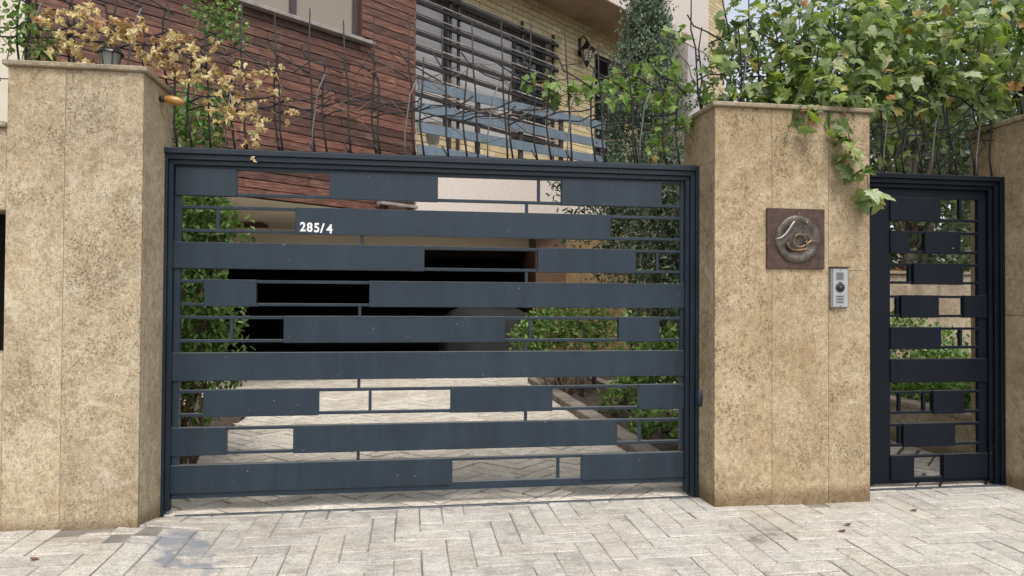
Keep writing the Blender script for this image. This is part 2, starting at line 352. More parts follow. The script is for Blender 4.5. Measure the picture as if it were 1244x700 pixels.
def tube_geo(pts, radii, sides=6, cap=True):
    pts = [Vector(p) for p in pts]; V = []; F = []
    if not hasattr(radii, '__len__'): radii = [radii]*len(pts)
    for i, p in enumerate(pts):
        a = pts[max(0, i-1)]; b = pts[min(len(pts)-1, i+1)]
        t = (b-a).normalized(); ref = Vector((0, 0, 1)) if abs(t.z) < 0.9 else Vector((1, 0, 0))
        s = t.cross(ref).normalized(); q = t.cross(s).normalized()
        for k in range(sides):
            an = 2*PI*k/sides; V.append(tuple(p+(s*math.cos(an)+q*math.sin(an))*radii[i]))
    for i in range(len(pts)-1):
        for k in range(sides):
            a = i*sides+k; b = i*sides+(k+1) % sides
            F.append((a, a+sides, b+sides, b))
    if cap:
        F.append(tuple(range(sides))); F.append(tuple(range((len(pts)-1)*sides, len(pts)*sides))[::-1])
    return V, F
def tube(name, pts, r, mat, parent=None, sides=6, smooth=True, **kw):
    V, F = tube_geo(pts, r, sides); return mesh_obj(name, V, F, mat, parent, smooth=smooth, **kw)
def merge(parts):
    V = []; F = []
    for v, f in parts:
        o = len(V); V += list(v); F += [tuple(i+o for i in q) for q in f]
    return V, F
def lathe(profile, cx, cy, n=20):
    V = []; F = []
    for r, z in profile:
        for k in range(n):
            a = 2*PI*k/n; V.append((cx+r*math.cos(a), cy+r*math.sin(a), z))
    for i in range(len(profile)-1):
        for k in range(n):
            a = i*n+k; b = i*n+(k+1) % n; F.append((a, b, b+n, a+n))
    F.append(tuple(range(n))[::-1]); F.append(tuple(range((len(profile)-1)*n, len(profile)*n)))
    return V, F

# house frame: u along the facade, v into the building
HO = Vector((0.07468, 6.44224, 0)); HU = Vector((0.77985, 0.62596, 0)); HV = Vector((-0.62596, 0.77985, 0)); HANG = math.atan2(HU.y, HU.x)
def H(u, v, z): return tuple(HO+HU*u+HV*v+Vector((0, 0, z)))
def hbox(name, u0, u1, v0, v1, z0, z1, mat, parent=None, c=0.0, kind=None, label=None):
    return box(name, u0, u1, v0, v1, z0, z1, mat, parent, c, kind, xf=H, label=label)

# ------------------------------------------------------------------ ground
def sm(t): t = max(0.0, min(1.0, t)); return t*t*(3-2*t)
def gz(x, y):
    return 0.052*sm((-1.0-x)/0.5)*sm((-y+0.0)/0.36) - 0.012*sm((-y-0.5)/1.0) + 0.003*math.sin(x*2.1+1)*math.sin(y*3.0)*sm(-y/0.4)
V = []; F = []
S = 600
V = [(-S, -S, -0.12), (S, -S, -0.12), (S, S, -0.12), (-S, S, -0.12)]; F = [(0, 1, 2, 3)]
o = mesh_obj('ground', V, F, M['soil'], kind='structure')
def sheet(name, x0, x1, y0, y1, step, mat, dz=0.0, kind='structure', f=gz):
    nx = max(1, int(round((x1-x0)/step))); ny = max(1, int(round((y1-y0)/step))); V = []; F = []
    for j in range(ny+1):
        for i in range(nx+1):
            x = x0+(x1-x0)*i/nx; y = y0+(y1-y0)*j/ny; V.append((x, y, f(x, y)+dz))
    for j in range(ny):
        for i in range(nx):
            a = j*(nx+1)+i; F.append((a, a+1, a+nx+2, a+nx+1))
    return mesh_obj(name, V, F, mat, kind=kind, origin=(0, 0, 0), smooth=True)
pavement = sheet('pavement', -9, 12, -9, -0.03, 0.15, M['mortar'], -0.006)
M['mortar_dark'] = m_simple('dark_joint', (0.10, 0.08, 0.06), 0.95, nscale=6, namp=0.4)
driveway = sheet('driveway', -3.2, 2.92, -0.03, 7.0, 1.0, M['mortar_dark'], -0.012, f=lambda x, y: 0)

def clip(poly, nx, ny, d):       # keep nx*x+ny*y <= d
    out = []
    for i in range(len(poly)):
        a = poly[i]; b = poly[(i+1) % len(poly)]
        da = nx*a[0]+ny*a[1]-d; db = nx*b[0]+ny*b[1]-d
        if da <= 0: out.append(a)
        if (da < 0) != (db < 0) and abs(da-db) > 1e-9:
            t = da/(da-db); out.append((a[0]+(b[0]-a[0])*t, a[1]+(b[1]-a[1])*t))
    return out
def area(p): return 0.5*sum(p[i][0]*p[(i+1) % len(p)][1]-p[(i+1) % len(p)][0]*p[i][1] for i in range(len(p)))
def paver_geo(poly, zf, h=0.0, gg=(0.0012, 0.0042)):
    cx = sum(p[0] for p in poly)/len(poly); cy = sum(p[1] for p in poly)/len(poly)
    def off(p, g):
        i = poly.index(p); a = poly[i-1]; b = poly[(i+1) % len(poly)]
        e1 = Vector((p[0]-a[0], p[1]-a[1])); e2 = Vector((b[0]-p[0], b[1]-p[1]))
        if e1.length < 1e-4 or e2.length < 1e-4: return p
        n1 = Vector((-e1.y, e1.x)).normalized(); n2 = Vector((-e2.y, e2.x)).normalized()
        m_ = n1+n2; m_ = m_*(g/max(.35, m_.dot(n1)))
        lim = min(e1.length, e2.length)*.45
        if m_.length > lim: m_ = m_.normalized()*lim
        return (p[0]+m_.x, p[1]+m_.y)
    g = rnd.uniform(*gg); tx, ty = rnd.uniform(-.006, .006), rnd.uniform(-.006, .006)
    n = len(poly); V = []
    z = lambda p, d: zf(p[0], p[1])+h+d+(p[0]-cx)*tx+(p[1]-cy)*ty
    r0 = [off(p, g*rnd.uniform(.5, 1.5)) for p in poly]; r1 = [off(p, g+rnd.uniform(.004, .011)) for p in poly]
    V += [(p[0], p[1], z(p, -0.035)) for p in r0] + [(p[0], p[1], z(p, -0.0035)) for p in r0] + [(p[0], p[1], z(p, 0)) for p in r1]
    F = [tuple(range(2*n, 3*n))]
    for i in range(n):
        j = (i+1) % n
        F += [(i, j, n+j, n+i), (n+i, n+j, 2*n+j, 2*n+i)]
    return V, F, (cx, cy)
def herring(L, W, ang, ox, oy, x0, x1, y0, y1):
    """3:1 herringbone bricks covering a rectangle"""
    ca, sa = math.cos(ang), math.sin(ang); R = math.hypot(x1-x0, y1-y0)/2+1; mx, my = (x0+x1)/2, (y0+y1)/2
    lx = (mx-ox)*ca+(my-oy)*sa; ly = -(mx-ox)*sa+(my-oy)*ca
    i0, i1 = int((lx-R)/W), int((lx+R)/W)+1; j0, j1 = int((ly-R)/W), int((ly+R)/W)+1
    out = []
    for i in range(i0, i1):
        for j in range(j0, j1):
            d = (i-j) % 6
            if d == 0: q = [(i, j), (i+3, j), (i+3, j+1), (i, j+1)]
            elif d == 5: q = [(i, j), (i+1, j), (i+1, j+3), (i, j+3)]
            else: continue
            p = []
            for (a, b) in q:
                a = a*W+rnd.uniform(-.0025, .0025); b = b*W+rnd.uniform(-.0025, .0025)
                p.append((ox+a*ca-b*sa, oy+a*sa+b*ca))
            for c in ((-1, 0, -x0), (1, 0, x1), (0, -1, -y0), (0, 1, y1)):
                p = clip(p, *c)
                if len(p) < 3: break
            if len(p) >= 3 and area(p) > 0.0006: out.append(p)
    return out
def lay(parent, polys, mat, zf, hfun, limit=300, key=None, name='paver', gg=(0.0012, 0.0042)):
    if key: polys = sorted(polys, key=key)
    for p in polys[:limit]:
        V, F, c = paver_geo(p, zf, hfun(), gg); mesh_obj(name, V, F, mat, parent)
    rest = polys[limit:]
    if rest:
        G = []; T = []
        for p in rest:
            V, F, c = paver_geo(p, zf, hfun(), gg); G.append((V, F)); T += [rnd.random()]*len(V)
        V, F = merge(G); mesh_obj(name, V, F, mat, parent, kind='stuff', tint=T, origin=(0, 0, 0))
def cen(p): return sum(a[0] for a in p)/len(p), sum(a[1] for a in p)/len(p)
def dkey(p):
    x, y = cen(p); return math.hypot(x, y+4.4)
fp = herring(0.405, 0.135, 0.0, -0.06, -0.62, -3.3, 4.6, -1.75, -0.05)
lay(pavement, [p for p in fp if not (cen(p)[0] < -1.7 and cen(p)[1] > -0.2) and not (1.95 < cen(p)[0] < 2.9 and cen(p)[1] > -0.22) and not cen(p)[0] > 4.3],
    M['paver'], gz, lambda: rnd.uniform(-0.0015, 0.0025), key=dkey)
fp2 = herring(0.405, 0.135, 0.0, -0.06, -0.62, -9, 12, -9, -0.05)
# the pavement goes on to both sides and behind the camera
far = [p for p in fp2 if not (-3.31 < cen(p)[0] < 4.61 and -1.76 < cen(p)[1])]
G = []; T = []
for p in far:
    if -2.9 > cen(p)[1] and math.hypot(cen(p)[0], cen(p)[1]+4) > 4.5: continue
    V, F, c = paver_geo(p, gz); G.append((V, F)); T += [rnd.random()]*len(V)
V, F = merge(G); mesh_obj('paver', V, F, M['paver'], pavement, kind='stuff', tint=T, origin=(0, 0, 0))
dp = herring(0.39, 0.13, PI/4, 0.3, 0.1, -3.2, 2.05, -0.01, 6.95)
dp = [p for p in dp if cen(p)[0] > -1.3-0.30*(cen(p)[1]+0.5)-0.2]
lay(driveway, dp, M['paver_in'], lambda x, y: 0, lambda: rnd.uniform(-0.003, 0.004), key=dkey, gg=(0.005, 0.010))
# street beyond the pavement, behind the camera
box('road', -60, 60, -30, -9.02, -0.2, -0.10, m_simple('asphalt', (0.055, 0.055, 0.055), 0.9), kind='structure')
# garden path to the right of the bed
gpath = sheet('garden_path', 2.92, 4.7, -0.03, 6.5, 1.0, M['mortar_dark'], -0.014, f=lambda x, y: 0)
gp = herring(0.39, 0.13, PI/4, 0.3, 0.1, 2.92, 4.68, -0.01, 6.4)
lay(gpath, gp, M['paver_in'], lambda x, y: 0, lambda: rnd.uniform(-0.003, 0.004), key=dkey, gg=(0.007, 0.013))
# soil of the beds
V, F = [], []
def soil_bed(x0, x1, y0, y1, z):
    return sheet('soil', x0, x1, y0, y1, 0.08, M['soil'], 0, f=lambda x, y: z+0.035*math.sin(x*19+y*7)*math.sin(y*13-x*5)+rnd.uniform(-.012, .012))
soil_bed(2.02, 2.78, 0.45, 6.3, 0.04); soil_bed(-2.6, -1.72, 0.4, 5.0, 0.02)
kerb = root('bed_kerb', 'low stone kerb edging the planted bed beside the driveway', 'kerb', (1.93, 0.4, 0))
for k in range(14):
    y0 = 0.42+k*0.42; box('kerb_stone', 1.84, 2.02, y0, y0+0.412, -0.03, 0.085+rnd.uniform(-.004, .004), M['kerb'], kerb, 0.008)
kerb = root('path_kerb', 'stone kerb between the planted bed and the garden path', 'kerb', (2.85, 0.4, 0))
for k in range(14):
    y0 = 0.42+k*0.42; box('kerb_stone', 2.78, 2.915, y0, y0+0.412, -0.03, 0.095+rnd.uniform(-.004, .004), M['kerb'], kerb, 0.008)

# ------------------------------------------------------------------ gate pillars
def pillar(label, x0, x1, y0, y1, z1, seams_x, rows, side_rows, mat, zb=-0.04):
    t = root('gate_pillar', label, 'gate pillar', ((x0+x1)/2, (y0+y1)/2, 0), 'stone gate pillars')
    g = 0.0008; th = 0.028
    box('core', x0+.0045, x1-.0045, y0+.0045, y1-.006, zb, z1-0.002, M['joint_pale'], t)
    xs = [x0]+seams_x+[x1]
    for i in range(len(xs)-1):
        zs = [zb]+rows[i]+[z1]
        for j in range(len(zs)-1):
            a, b = xs[i]+(g if i else 0), xs[i+1]-(g if i < len(xs)-2 else 0)
            box('stone_slab', a, b, y0+rnd.uniform(0, .0015), y0+th-0.001, zs[j]+(g if j else 0), zs[j+1]-(g if j < len(zs)-2 else 0), mat, t, 0.0015)
    for sx, (a, b) in ((0, (x0, x0+th-0.001)), (1, (x1-th+0.001, x1))):
        zs = [zb]+side_rows+[z1]
        for j in range(len(zs)-1):
            box('stone_slab', a, b, y0+th+0.0005, y1, zs[j]+(g if j else 0), zs[j+1]-(g if j < len(zs)-2 else 0), mat, t, 0.0015)
    box('coping', x0-0.022, x1+0.022, y0-0.022, y1+0.02, z1+0.001, z1+0.031, M['coping'], t, 0.006)
    return t
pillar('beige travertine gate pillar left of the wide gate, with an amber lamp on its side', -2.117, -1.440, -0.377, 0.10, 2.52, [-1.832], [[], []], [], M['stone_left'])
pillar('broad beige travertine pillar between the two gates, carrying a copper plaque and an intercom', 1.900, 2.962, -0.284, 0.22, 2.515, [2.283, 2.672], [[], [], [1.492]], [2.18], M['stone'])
# wall at far left with an opening
lw = root('garden_wall', 'low beige stone wall at the left edge, next to the left pillar, with a dark grille opening', 'wall', (-2.9, -0.1, 0), 'garden walls')
for (a, b, c_, d) in ((-4.4, -2.119, -0.04, 0.99), (-4.4, -2.119, 1.753, 2.19)):
    n = 3
    for i in range(n):
        xa = a+(b-a)*i/n; xb = a+(b-a)*(i+1)/n
        box('stone_slab', xa+.001, xb-.001, -0.372, 0.05, c_, d, M['stone_left'], lw, 0.003)
for i in range(2):
    box('stone_slab', -4.4+i*1.15, -4.4+i*1.15+.55, -0.372, 0.05, 0.992, 1.751, M['stone_left'], lw, 0.003)
box('coping', -4.4, -2.119, -0.40, 0.07, 2.192, 2.222, M['coping'], lw, 0.006)
gr = root('window_grille', 'dark iron grille in the opening of the left wall', 'grille', (-2.4, -0.1, 1.0))
for i in range(12): box('bar', -3.25+i*0.1-.006, -3.25+i*0.1+.006, -0.2, -0.188, 0.995, 1.75, M['rod'], gr, 0.002)
box('panel', -3.3, -2.121, -0.15, -0.14, 0.995, 1.75, M['black'], gr)
rw = root('garden_wall', 'beige stone wall running forward at the right edge beside the small gate', 'wall', (4.8, 0, 0), 'garden walls')
for j, (z0, z1) in enumerate(((-0.04, 1.20), (1.202, 2.55))):
    for i, (y0, y1) in enumerate(((-0.284, 0.005), (0.007, 0.27))):
        box('stone_slab', 4.185, 5.6, y0, y1, z0, z1, M['stone'], rw, 0.003)
box('coping', 4.163, 5.65, -0.31, 0.30, 2.552, 2.585, M['coping'], rw, 0.006)

# ------------------------------------------------------------------ gates
def frame(name, label, x0, x1, z1, mat, loc):
    t = root(name, label, 'gate surround', loc)
    st = [(0.0, 0.034, -0.045, 0.03), (0.034, 0.066, -0.028, 0.035), (0.066, 0.094, -0.008, 0.04)]
    for a, b, ya, yb in st:
        box('frame_post', x0+a+(0.0005 if a else 0), x0+b, ya, yb, 0.0 if a < .06 else 0.02, z1-b-0.0005, mat, t, 0.003)
        box('frame_post', x1-b, x1-a-(0.0005 if a else 0), ya, yb, 0.0 if a < .06 else 0.02, z1-b-0.0005, mat, t, 0.003)
        box('frame_head', x0+a, x1-a, ya, yb, z1-b, z1-a-(0.0005 if a else 0), mat, t, 0.003)
    return t
fr = frame('gate_surround', 'dark navy stepped steel frame around the wide driveway gate', -1.491, 1.914, 2.185, M['navy_frame'], (0.2, 0, 0))
for x, y, z in ((-1.487, -0.075, 0.70), (1.897, -0.075, 0.655)):
    V, F = lathe([(0.006, -0.055), (0.022, -0.045), (0.031, -0.01), (0.030, 0.02), (0.018, 0.05), (0.005, 0.058)], x, y, 14)
    V = [(a, b, c+z) for a, b, c in V]; mesh_obj('hinge_cap', V, F, M['navy'], fr, smooth=True)
    box('hinge_plate', x-.012, x+.012, y+.012, -0.045, z-.035, z+.035, M['navy'], fr, 0.003)
GY = 0.0
def gate(label, name, loc, mat, xl, xr, zb, zt, rows, rowticks, gapticks, zrows, stileL, stileR, y0=0.0, longL=0.0):
    t = root(name, label, 'gate', loc)
    ya, yb = y0+0.008, y0+0.042
    box('stile', xl, xl+stileL, ya, yb, zb, zt, mat, t, 0.002)
    box('stile', xr-stileR, xr, ya, yb, zb, zt, mat, t, 0.002)
    xi, xj = xl+stileL+.0004, xr-stileR-.0004
    box('top_rail', xi, xj, ya+.001, yb, zrows[0][1]-0.002, zt, mat, t, 0.002)
    box('bottom_rail', xi, xj, ya+.001, yb, zb, zrows[-1][0]+0.012, mat, t, 0.002)
    rt_ = 0.018
    for k, (z0, z1) in enumerate(zrows):
        # thin rails above and below each course
        if k > 0: box('rail', xi, xj, ya+.002, yb-.001, z1-rt_, z1, mat, t, 0.0015)
        if k < len(zrows)-1: box('rail', xi, xj, ya+.002, yb-.001, z0, z0+rt_, mat, t, 0.0015)
        for a, b in rows[k]:
            box('band', a, b, y0-0.003+rnd.uniform(-.001, .001), yb-.004, z0-0.003, z1+0.002, mat, t, 0.002)
        for x in rowticks[k]:
            box('spacer', x-.009, x+.009, ya+.004, yb-.006, z0+rt_+.0005, z1-(rt_ if k else 0)-.0005, mat, t)
        if k < len(zrows)-1:
            for x in gapticks[k]:
                box('spacer', x-.009, x+.009, ya+.004, yb-.006, zrows[k+1][1]+.0005, z0-.0005, mat, t)
    return t
ZR = [(1.912, 2.072), (1.690, 1.850), (1.472, 1.626), (1.243, 1.401), (1.021, 1.181), (0.794, 0.958), (0.575, 0.735), (0.345, 0.509), (0.122, 0.285)]
big = gate('wide navy steel driveway gate of staggered horizontal bands with white number', 'driveway_gate', (0.2, 0, 0.085), M['navy'], -1.396, 1.820, 0.085, 2.112,
    [[(-1.39, -1.039), (-.491, .18), (.981, 1.659)], [(-.692, 1.311)], [(-1.398, .098), (.824, 1.484)], [(-1.218, -.919), (-.242, 1.8195)], [(-.755, .615), (1.367, 1.648)],
     [(-1.399, 1.8195)], [(-1.218, -.541), (.268, .927), (1.507, 1.8195)], [(-1.402, -1.081), (-.692, 1.361)], [(-1.404, .284), (1.123, 1.8195)]],
    [[.832], [-1.148], [1.637], [], [-1.063, .781], [], [-.232], [1.518], [.97]],
    [[.754], [-.292], [.754], [-.3], [.75], [-.302], [.754], [-.302]], ZR, 0.037, 0.024, 0.012)
# house number, painted on the second band from the top
def text_mesh(s, size, x, y, z, rotz=0.0, extrude=0.0006):
    cu = bpy.data.curves.new('number', 'FONT'); cu.body = s; cu.size = size; cu.extrude = extrude; cu.offset = size*0.026
    ob = bpy.data.objects.new('tmp', cu); COL.objects.link(ob)
    dg = bpy.context.evaluated_depsgraph_get(); me = bpy.data.meshes.new_from_object(ob.evaluated_get(dg))
    bpy.data.objects.remove(ob); return me
for ch, x, z, ww in (('2', -0.664, 1.706, .9), ('8', -0.623, 1.704, .9), ('5', -0.581, 1.702, .92), ('/', -0.542, 1.700, 1.1), ('4', -0.505, 1.696, .95)):
    me = text_mesh(ch, 0.078, 0, 0, 0); me.materials.append(M['white'])
    inst('number', me, big, (x, 0.0075, z), (PI/2, 0, 0), (ww, 1, 1)).name = 'number'
tr = box('gate_track', -1.36, 1.86, -0.052, -0.02, -0.008, 0.004, M['steel_track'], None, 0.002); tag(tr, 'dark metal strip set across the paving under the wide gate', 'gate track')

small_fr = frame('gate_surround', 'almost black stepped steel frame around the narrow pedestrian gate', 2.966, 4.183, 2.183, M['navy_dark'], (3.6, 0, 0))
ZS = [(1.863, 2.025), (1.635, 1.789), (1.418, 1.563), (1.184, 1.337), (0.962, 1.112), (0.728, 0.889), (0.507, 0.665), (0.28, 0.438), (0.05, 0.217)]
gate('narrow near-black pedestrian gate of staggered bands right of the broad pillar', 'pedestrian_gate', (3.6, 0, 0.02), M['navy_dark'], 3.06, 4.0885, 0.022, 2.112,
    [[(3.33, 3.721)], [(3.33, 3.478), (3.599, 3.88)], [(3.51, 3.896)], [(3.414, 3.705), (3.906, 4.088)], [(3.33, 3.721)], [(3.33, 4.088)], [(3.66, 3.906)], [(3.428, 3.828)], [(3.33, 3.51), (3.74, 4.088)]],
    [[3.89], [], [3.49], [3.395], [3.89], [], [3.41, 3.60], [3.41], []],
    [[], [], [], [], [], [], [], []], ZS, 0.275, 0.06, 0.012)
tag(box('threshold_strip', 2.98, 4.18, -0.05, -0.02, -0.008, 0.006, M['steel_track'], None, 0.002), 'dark metal strip under the narrow gate', 'gate track')

# ------------------------------------------------------------------ spiked rod fence on top of gates and pillars
def rod_fence(label, x0, x1, zbase, y, loc, dens=1.0, hs=1.0, seed=1, wild=0.0, right=False):
    r = random.Random(seed); t = root('spike_fence', label, 'spike fence', loc, 'spiked rod fences')
    j = lambda a: r.uniform(-a, a)
    P = lambda x, h, d=0.0: (x, y+d, zbase+h*hs)
    tube('base_wire', [P(x0, .012), P((x0+x1)/2, .016), P(x1, .012)], 0.0035, M['rod'], t, 5)
    A = 0.205/dens; x = x0+0.08*r.random()
    k = 0
    while x < x1-0.02:
        top = .86*(1+j(.08)); o = j(.012)
        tube('rod', [P(x, 0), P(x-.018+o, .14), P(x-.024+j(.01)+wild*j(.05), .45), P(x-.045+o+wild*j(.08), .57), P(x-.05+j(.01)+wild*j(.1), top)], [.0066, .0064, .006, .0055, .0042], M['rod'], t, 5)
        s = -1 if (right and k % 3 == 1) else 1
        tube('rod', [P(x-.105*s+j(.02), .68+j(.03), .012), P(x-.055*s, .605+j(.02), .012), P(x+.04*s, .57+j(.02), .012), P(x+.155*s+j(.01), .50+j(.02), .012)], .0054, M['rod'], t, 5)
        if r.random() < .55:
            tube('rod', [P(x, .005, -.008), P(x-.045*r.choice((-1, 1, 1)), .075, -.012)], .0055, M['rod'], t, 5)
        x += A*(1+j(.12)); k += 1
    B = 0.275/dens; x = x0+0.2*r.random()
    while x < x1-0.02:
        b = x+.0
        tube('rod', [P(b, 0, .02), P(b-.02, .136, .02), P(b-.034+wild*j(.06), .244, .02), P(b-.027+j(.01), .448, .02), P(b-.007+j(.015)+wild*j(.1), .62+j(.03), .02)], [.0068, .0066, .0062, .0056, .0042], M['rod'], t, 5)
        for hh, a in ((.300, .03), (.245, .03)):
            tube('rod', [P(b-.03, hh+j(.01), .026), P(b+.05, hh+.038+j(.01), .03), P(b+.19, hh+.045+j(.01), .03), P(b+.255, hh+.072+j(.01), .026), P(b+.305+j(.02), hh+.102+j(.015), .02)], .0054, M['rod'], t, 5)
        x += B*(1+j(.1))
    C = 0.5/dens; x = x0+0.3
    while x < x1-0.02:
        tube('rod', [P(x, 0, -.015), P(x-.002, .15, -.02), P(x+.012, .26, -.02), P(x+.027, .386, -.02), P(x+.07, .495, -.02)], .005, M['rod_light'], t, 5)
        x += C*(1+j(.15))
    return t
rod_fence('row of bent black spiked rods along the top of the wide gate', -1.40, 1.90, 2.183, 0.012, (0.2, 0, 2.18), 1.0, 1.0, 3)
rod_fence('row of bent black spiked rods behind the dried leaves on the left pillar', -3.0, -1.42, 2.551, 0.03, (-2.0, 0, 2.55), 1.0, .95, 5)
rod_fence('row of bent black spiked rods standing in the leaves on the broad pillar', 1.93, 3.0, 2.546, 0.03, (2.4, 0, 2.55), 1.0, 1.0, 8, .6, True)
rod_fence('tangle of crossing black spiked rods along the top of the narrow gate', 2.98, 4.2, 2.182, 0.03, (3.6, 0, 2.18), 1.35, 1.0, 11, 1.8, True)

# ------------------------------------------------------------------ plaque and intercom
PY = -0.284
pl = root('plaque', 'square rusty copper plaque with a round embossed emblem on the broad pillar', 'plaque', (2.438, PY, 1.69))
V, F = bevel_box(2.241, 2.636, PY-.016, PY-.001, 1.498, 1.882, .003); mesh_obj('plate', V, F, M['copper'], pl)
pcx, pcz = 2.446, 1.687
def plq(px, pz):     # emblem drawing units -> wall
    return (2.241+(px-80)/540*0.395, 1.882-(pz-65)/570*0.384)
V = []; F = []; n = 40; prof = [(0.155, 0.0), (0.152, .008), (0.142, .015), (0.118, .0135), (0.108, .009), (0.06, .006), (0.0, .005)]
for r_, d_ in prof[:-1]:
    for k in range(n):
        a = 2*PI*k/n; V.append((pcx+r_*math.cos(a), PY-.0165-d_, pcz+r_*math.sin(a)))
V.append((pcx, PY-.0165-.005, pcz))
for i in range(len(prof)-2):
    for k in range(n): F.append((i*n+k, i*n+(k+1) % n, (i+1)*n+(k+1) % n, (i+1)*n+k))
for k in range(n): F.append(((len(prof)-2)*n+k, (len(prof)-2)*n+(k+1) % n, len(V)-1))
mesh_obj('dish', V, F, M['copper_dish'], pl, smooth=True)
def stroke(pts, rad, mat, d=.02):
    P = []
    for (a, b) in pts:
        x, z = plq(a, b); P.append((x, PY-.0165-d, z))
    tube('emblem_stroke', P, rad, mat, pl, 8)
stroke([(130, 360), (160, 357), (195, 345), (235, 310), (265, 270), (290, 225), (312, 195), (325, 188)], [.001, .004, .006, .008, .0085, .009, .008, .003], M['copper_bright'], .022)
stroke([(388, 275), (405, 255), (418, 225), (430, 198), (438, 190)], [.003, .006, .007, .0075, .004], M['copper_bright'], .022)
stroke([(365+62*math.cos(a), 372+60*math.sin(a)) for a in [i*PI/9 for i in range(19)]], .0065, M['bronze'], .024)
stroke([(408, 425), (425, 405), (445, 385), (470, 372), (500, 374), (535, 382), (560, 386)], [.004, .006, .007, .006, .0045, .003, .001], M['bronze'], .026)
stroke([(262, 375), (252, 395), (262, 425), (285, 455), (320, 463), (370, 460), (425, 450), (448, 432)], [.003, .007, .009, .009, .008, .008, .007, .003], M['bronze'], .02)
stroke([(385, 330), (420, 312), (445, 328), (452, 355), (440, 385), (415, 400)], [.002, .005, .006, .006, .005, .003], M['copper_dish'], .02)
stroke([(368, 122), (374, 104)], [.004, .002], M['copper_bright'], .006)
ic = root('intercom', 'silver video door intercom with camera and call buttons right of the plaque', 'intercom', (2.737, PY, 1.38))
box('housing', 2.675, 2.800, PY-.022, PY-.001, 1.252, 1.508, M['alu'], ic, .004)
box('rain_hood', 2.671, 2.804, PY-.034, PY-.0005, 1.509, 1.515, M['copper'], ic, .001)
box('face_panel', 2.686, 2.789, PY-.026, PY-.0225, 1.258, 1.502, M['alu_lt'], ic, .001)
box('speaker_grille', 2.708, 2.760, PY-.0275, PY-.0262, 1.428, 1.480, M['alu'], ic)
for i in range(6): box('grille_slot', 2.712, 2.756, PY-.0283, PY-.0277, 1.434+i*.0075, 1.4365+i*.0075, M['plastic'], ic)
box('status_slot', 2.722, 2.748, PY-.0275, PY-.0262, 1.412, 1.416, M['plastic'], ic)
V, F = lathe([(.030, 0), (.030, .004), (.026, .006), (.012, .007)], 0, 0, 24); V = [(2.735+a, PY-.0262-c, 1.381+b) for a, b, c in V]; mesh_obj('camera_ring', V, F, M['plastic'], ic, smooth=True)
V, F = lathe([(.010, 0), (.009, .002), (.005, .004), (.002, .0045)], 0, 0, 16); V = [(2.735+a, PY-.0335-c, 1.381+b) for a, b, c in V]; mesh_obj('camera_lens', V, F, M['lens'], ic, smooth=True)
for k in range(3):
    z = 1.321-k*.0185
    box('call_button', 2.708, 2.762, PY-.0300, PY-.0262, z, z+.010, M['alu'], ic, .001)
    box('name_strip', 2.716, 2.750, PY-.0307, PY-.0302, z+.003, z+.006, M['plastic'], ic)
for z in (1.494, 1.264):
    V, F = lathe([(.004, 0), (.003, .0015)], 0, 0, 10); V = [(2.737+a, PY-.0262-c, z+b) for a, b, c in V]; mesh_obj('screw', V, F, M['plastic'], ic)

# ------------------------------------------------------------------ lamps
am = root('warning_lamp', 'amber oval warning lamp on the right side of the left pillar, under the coping', 'lamp', (-1.43, -0.12, 2.44))
V, F = lathe([(.016, 0), (.02, .008), (.02, .02)], 0, 0, 16); V = [(-1.4395+c, -0.125+a, 2.447+b) for a, b, c in V]; mesh_obj('bracket', V, F, M['plastic'], am, smooth=True)
prof = [(.010, .02), (.018, .03), (.025, .05), (.0275, .075), (.025, .10), (.018, .12), (.008, .132), (.002, .135)]
V, F = lathe(prof, 0, 0, 20); V = [(-1.4395+c, -0.125+a, 2.447+b-0.10*(c-.02)) for a, b, c in V]; mesh_obj('amber_lens', V, F, M['amber'], am, smooth=True)
def lantern(label, x, y, z, s, glass, ribs=6):
    t = root('pillar_lantern', label, 'lantern', (x, y, z), 'lanterns on top of the pillars')
    def L(p): 
        V, F = lathe([(r*s, zz*s) for r, zz in p], x, y, ribs*2); return [(a, b, c+z) for a, b, c in V], F
    V, F = L([(.06, 0), (.06, .02), (.03, .03), (.03, .05), (.05, .06)]); mesh_obj('base', V, F, M['plastic'], t)
    V, F = L([(.05, .061), (.078, .20)]); mesh_obj('glass', V, F, glass, t)
    V, F = L([(.098, .201), (.092, .215), (.05, .265), (.018, .285), (.016, .30), (.024, .31), (.02, .325), (.006, .335)]); mesh_obj('cap', V, F, M['plastic'], t)
    for k in range(ribs):
        a = 2*PI*k/ribs; c, s_ = math.cos(a), math.sin(a)
        tube('rib', [(x+.053*s*c, y+.053*s*s_, z+.06*s), (x+.082*s*c, y+.082*s*s_, z+.203*s)], .0045*s, M['plastic'], t, 5)
    return t
lantern('glass garden lantern half hidden by dried leaves on the left pillar', -1.72, -0.10, 2.552, 0.74, M['lampglass'])
lantern('black garden lantern among the green leaves on the broad pillar', 2.42, 0.0, 2.547, 0.92, M['lampglass'])
lantern('black garden lantern on the wall at the right edge', 4.42, 0.0, 2.586, 1.0, M['lampglass'])

# ------------------------------------------------------------------ house
hs_ = root('house', 'house with stained wood cladding, yellow brick balcony wall and open ground floor garage', 'house', H(0, 0, 0))
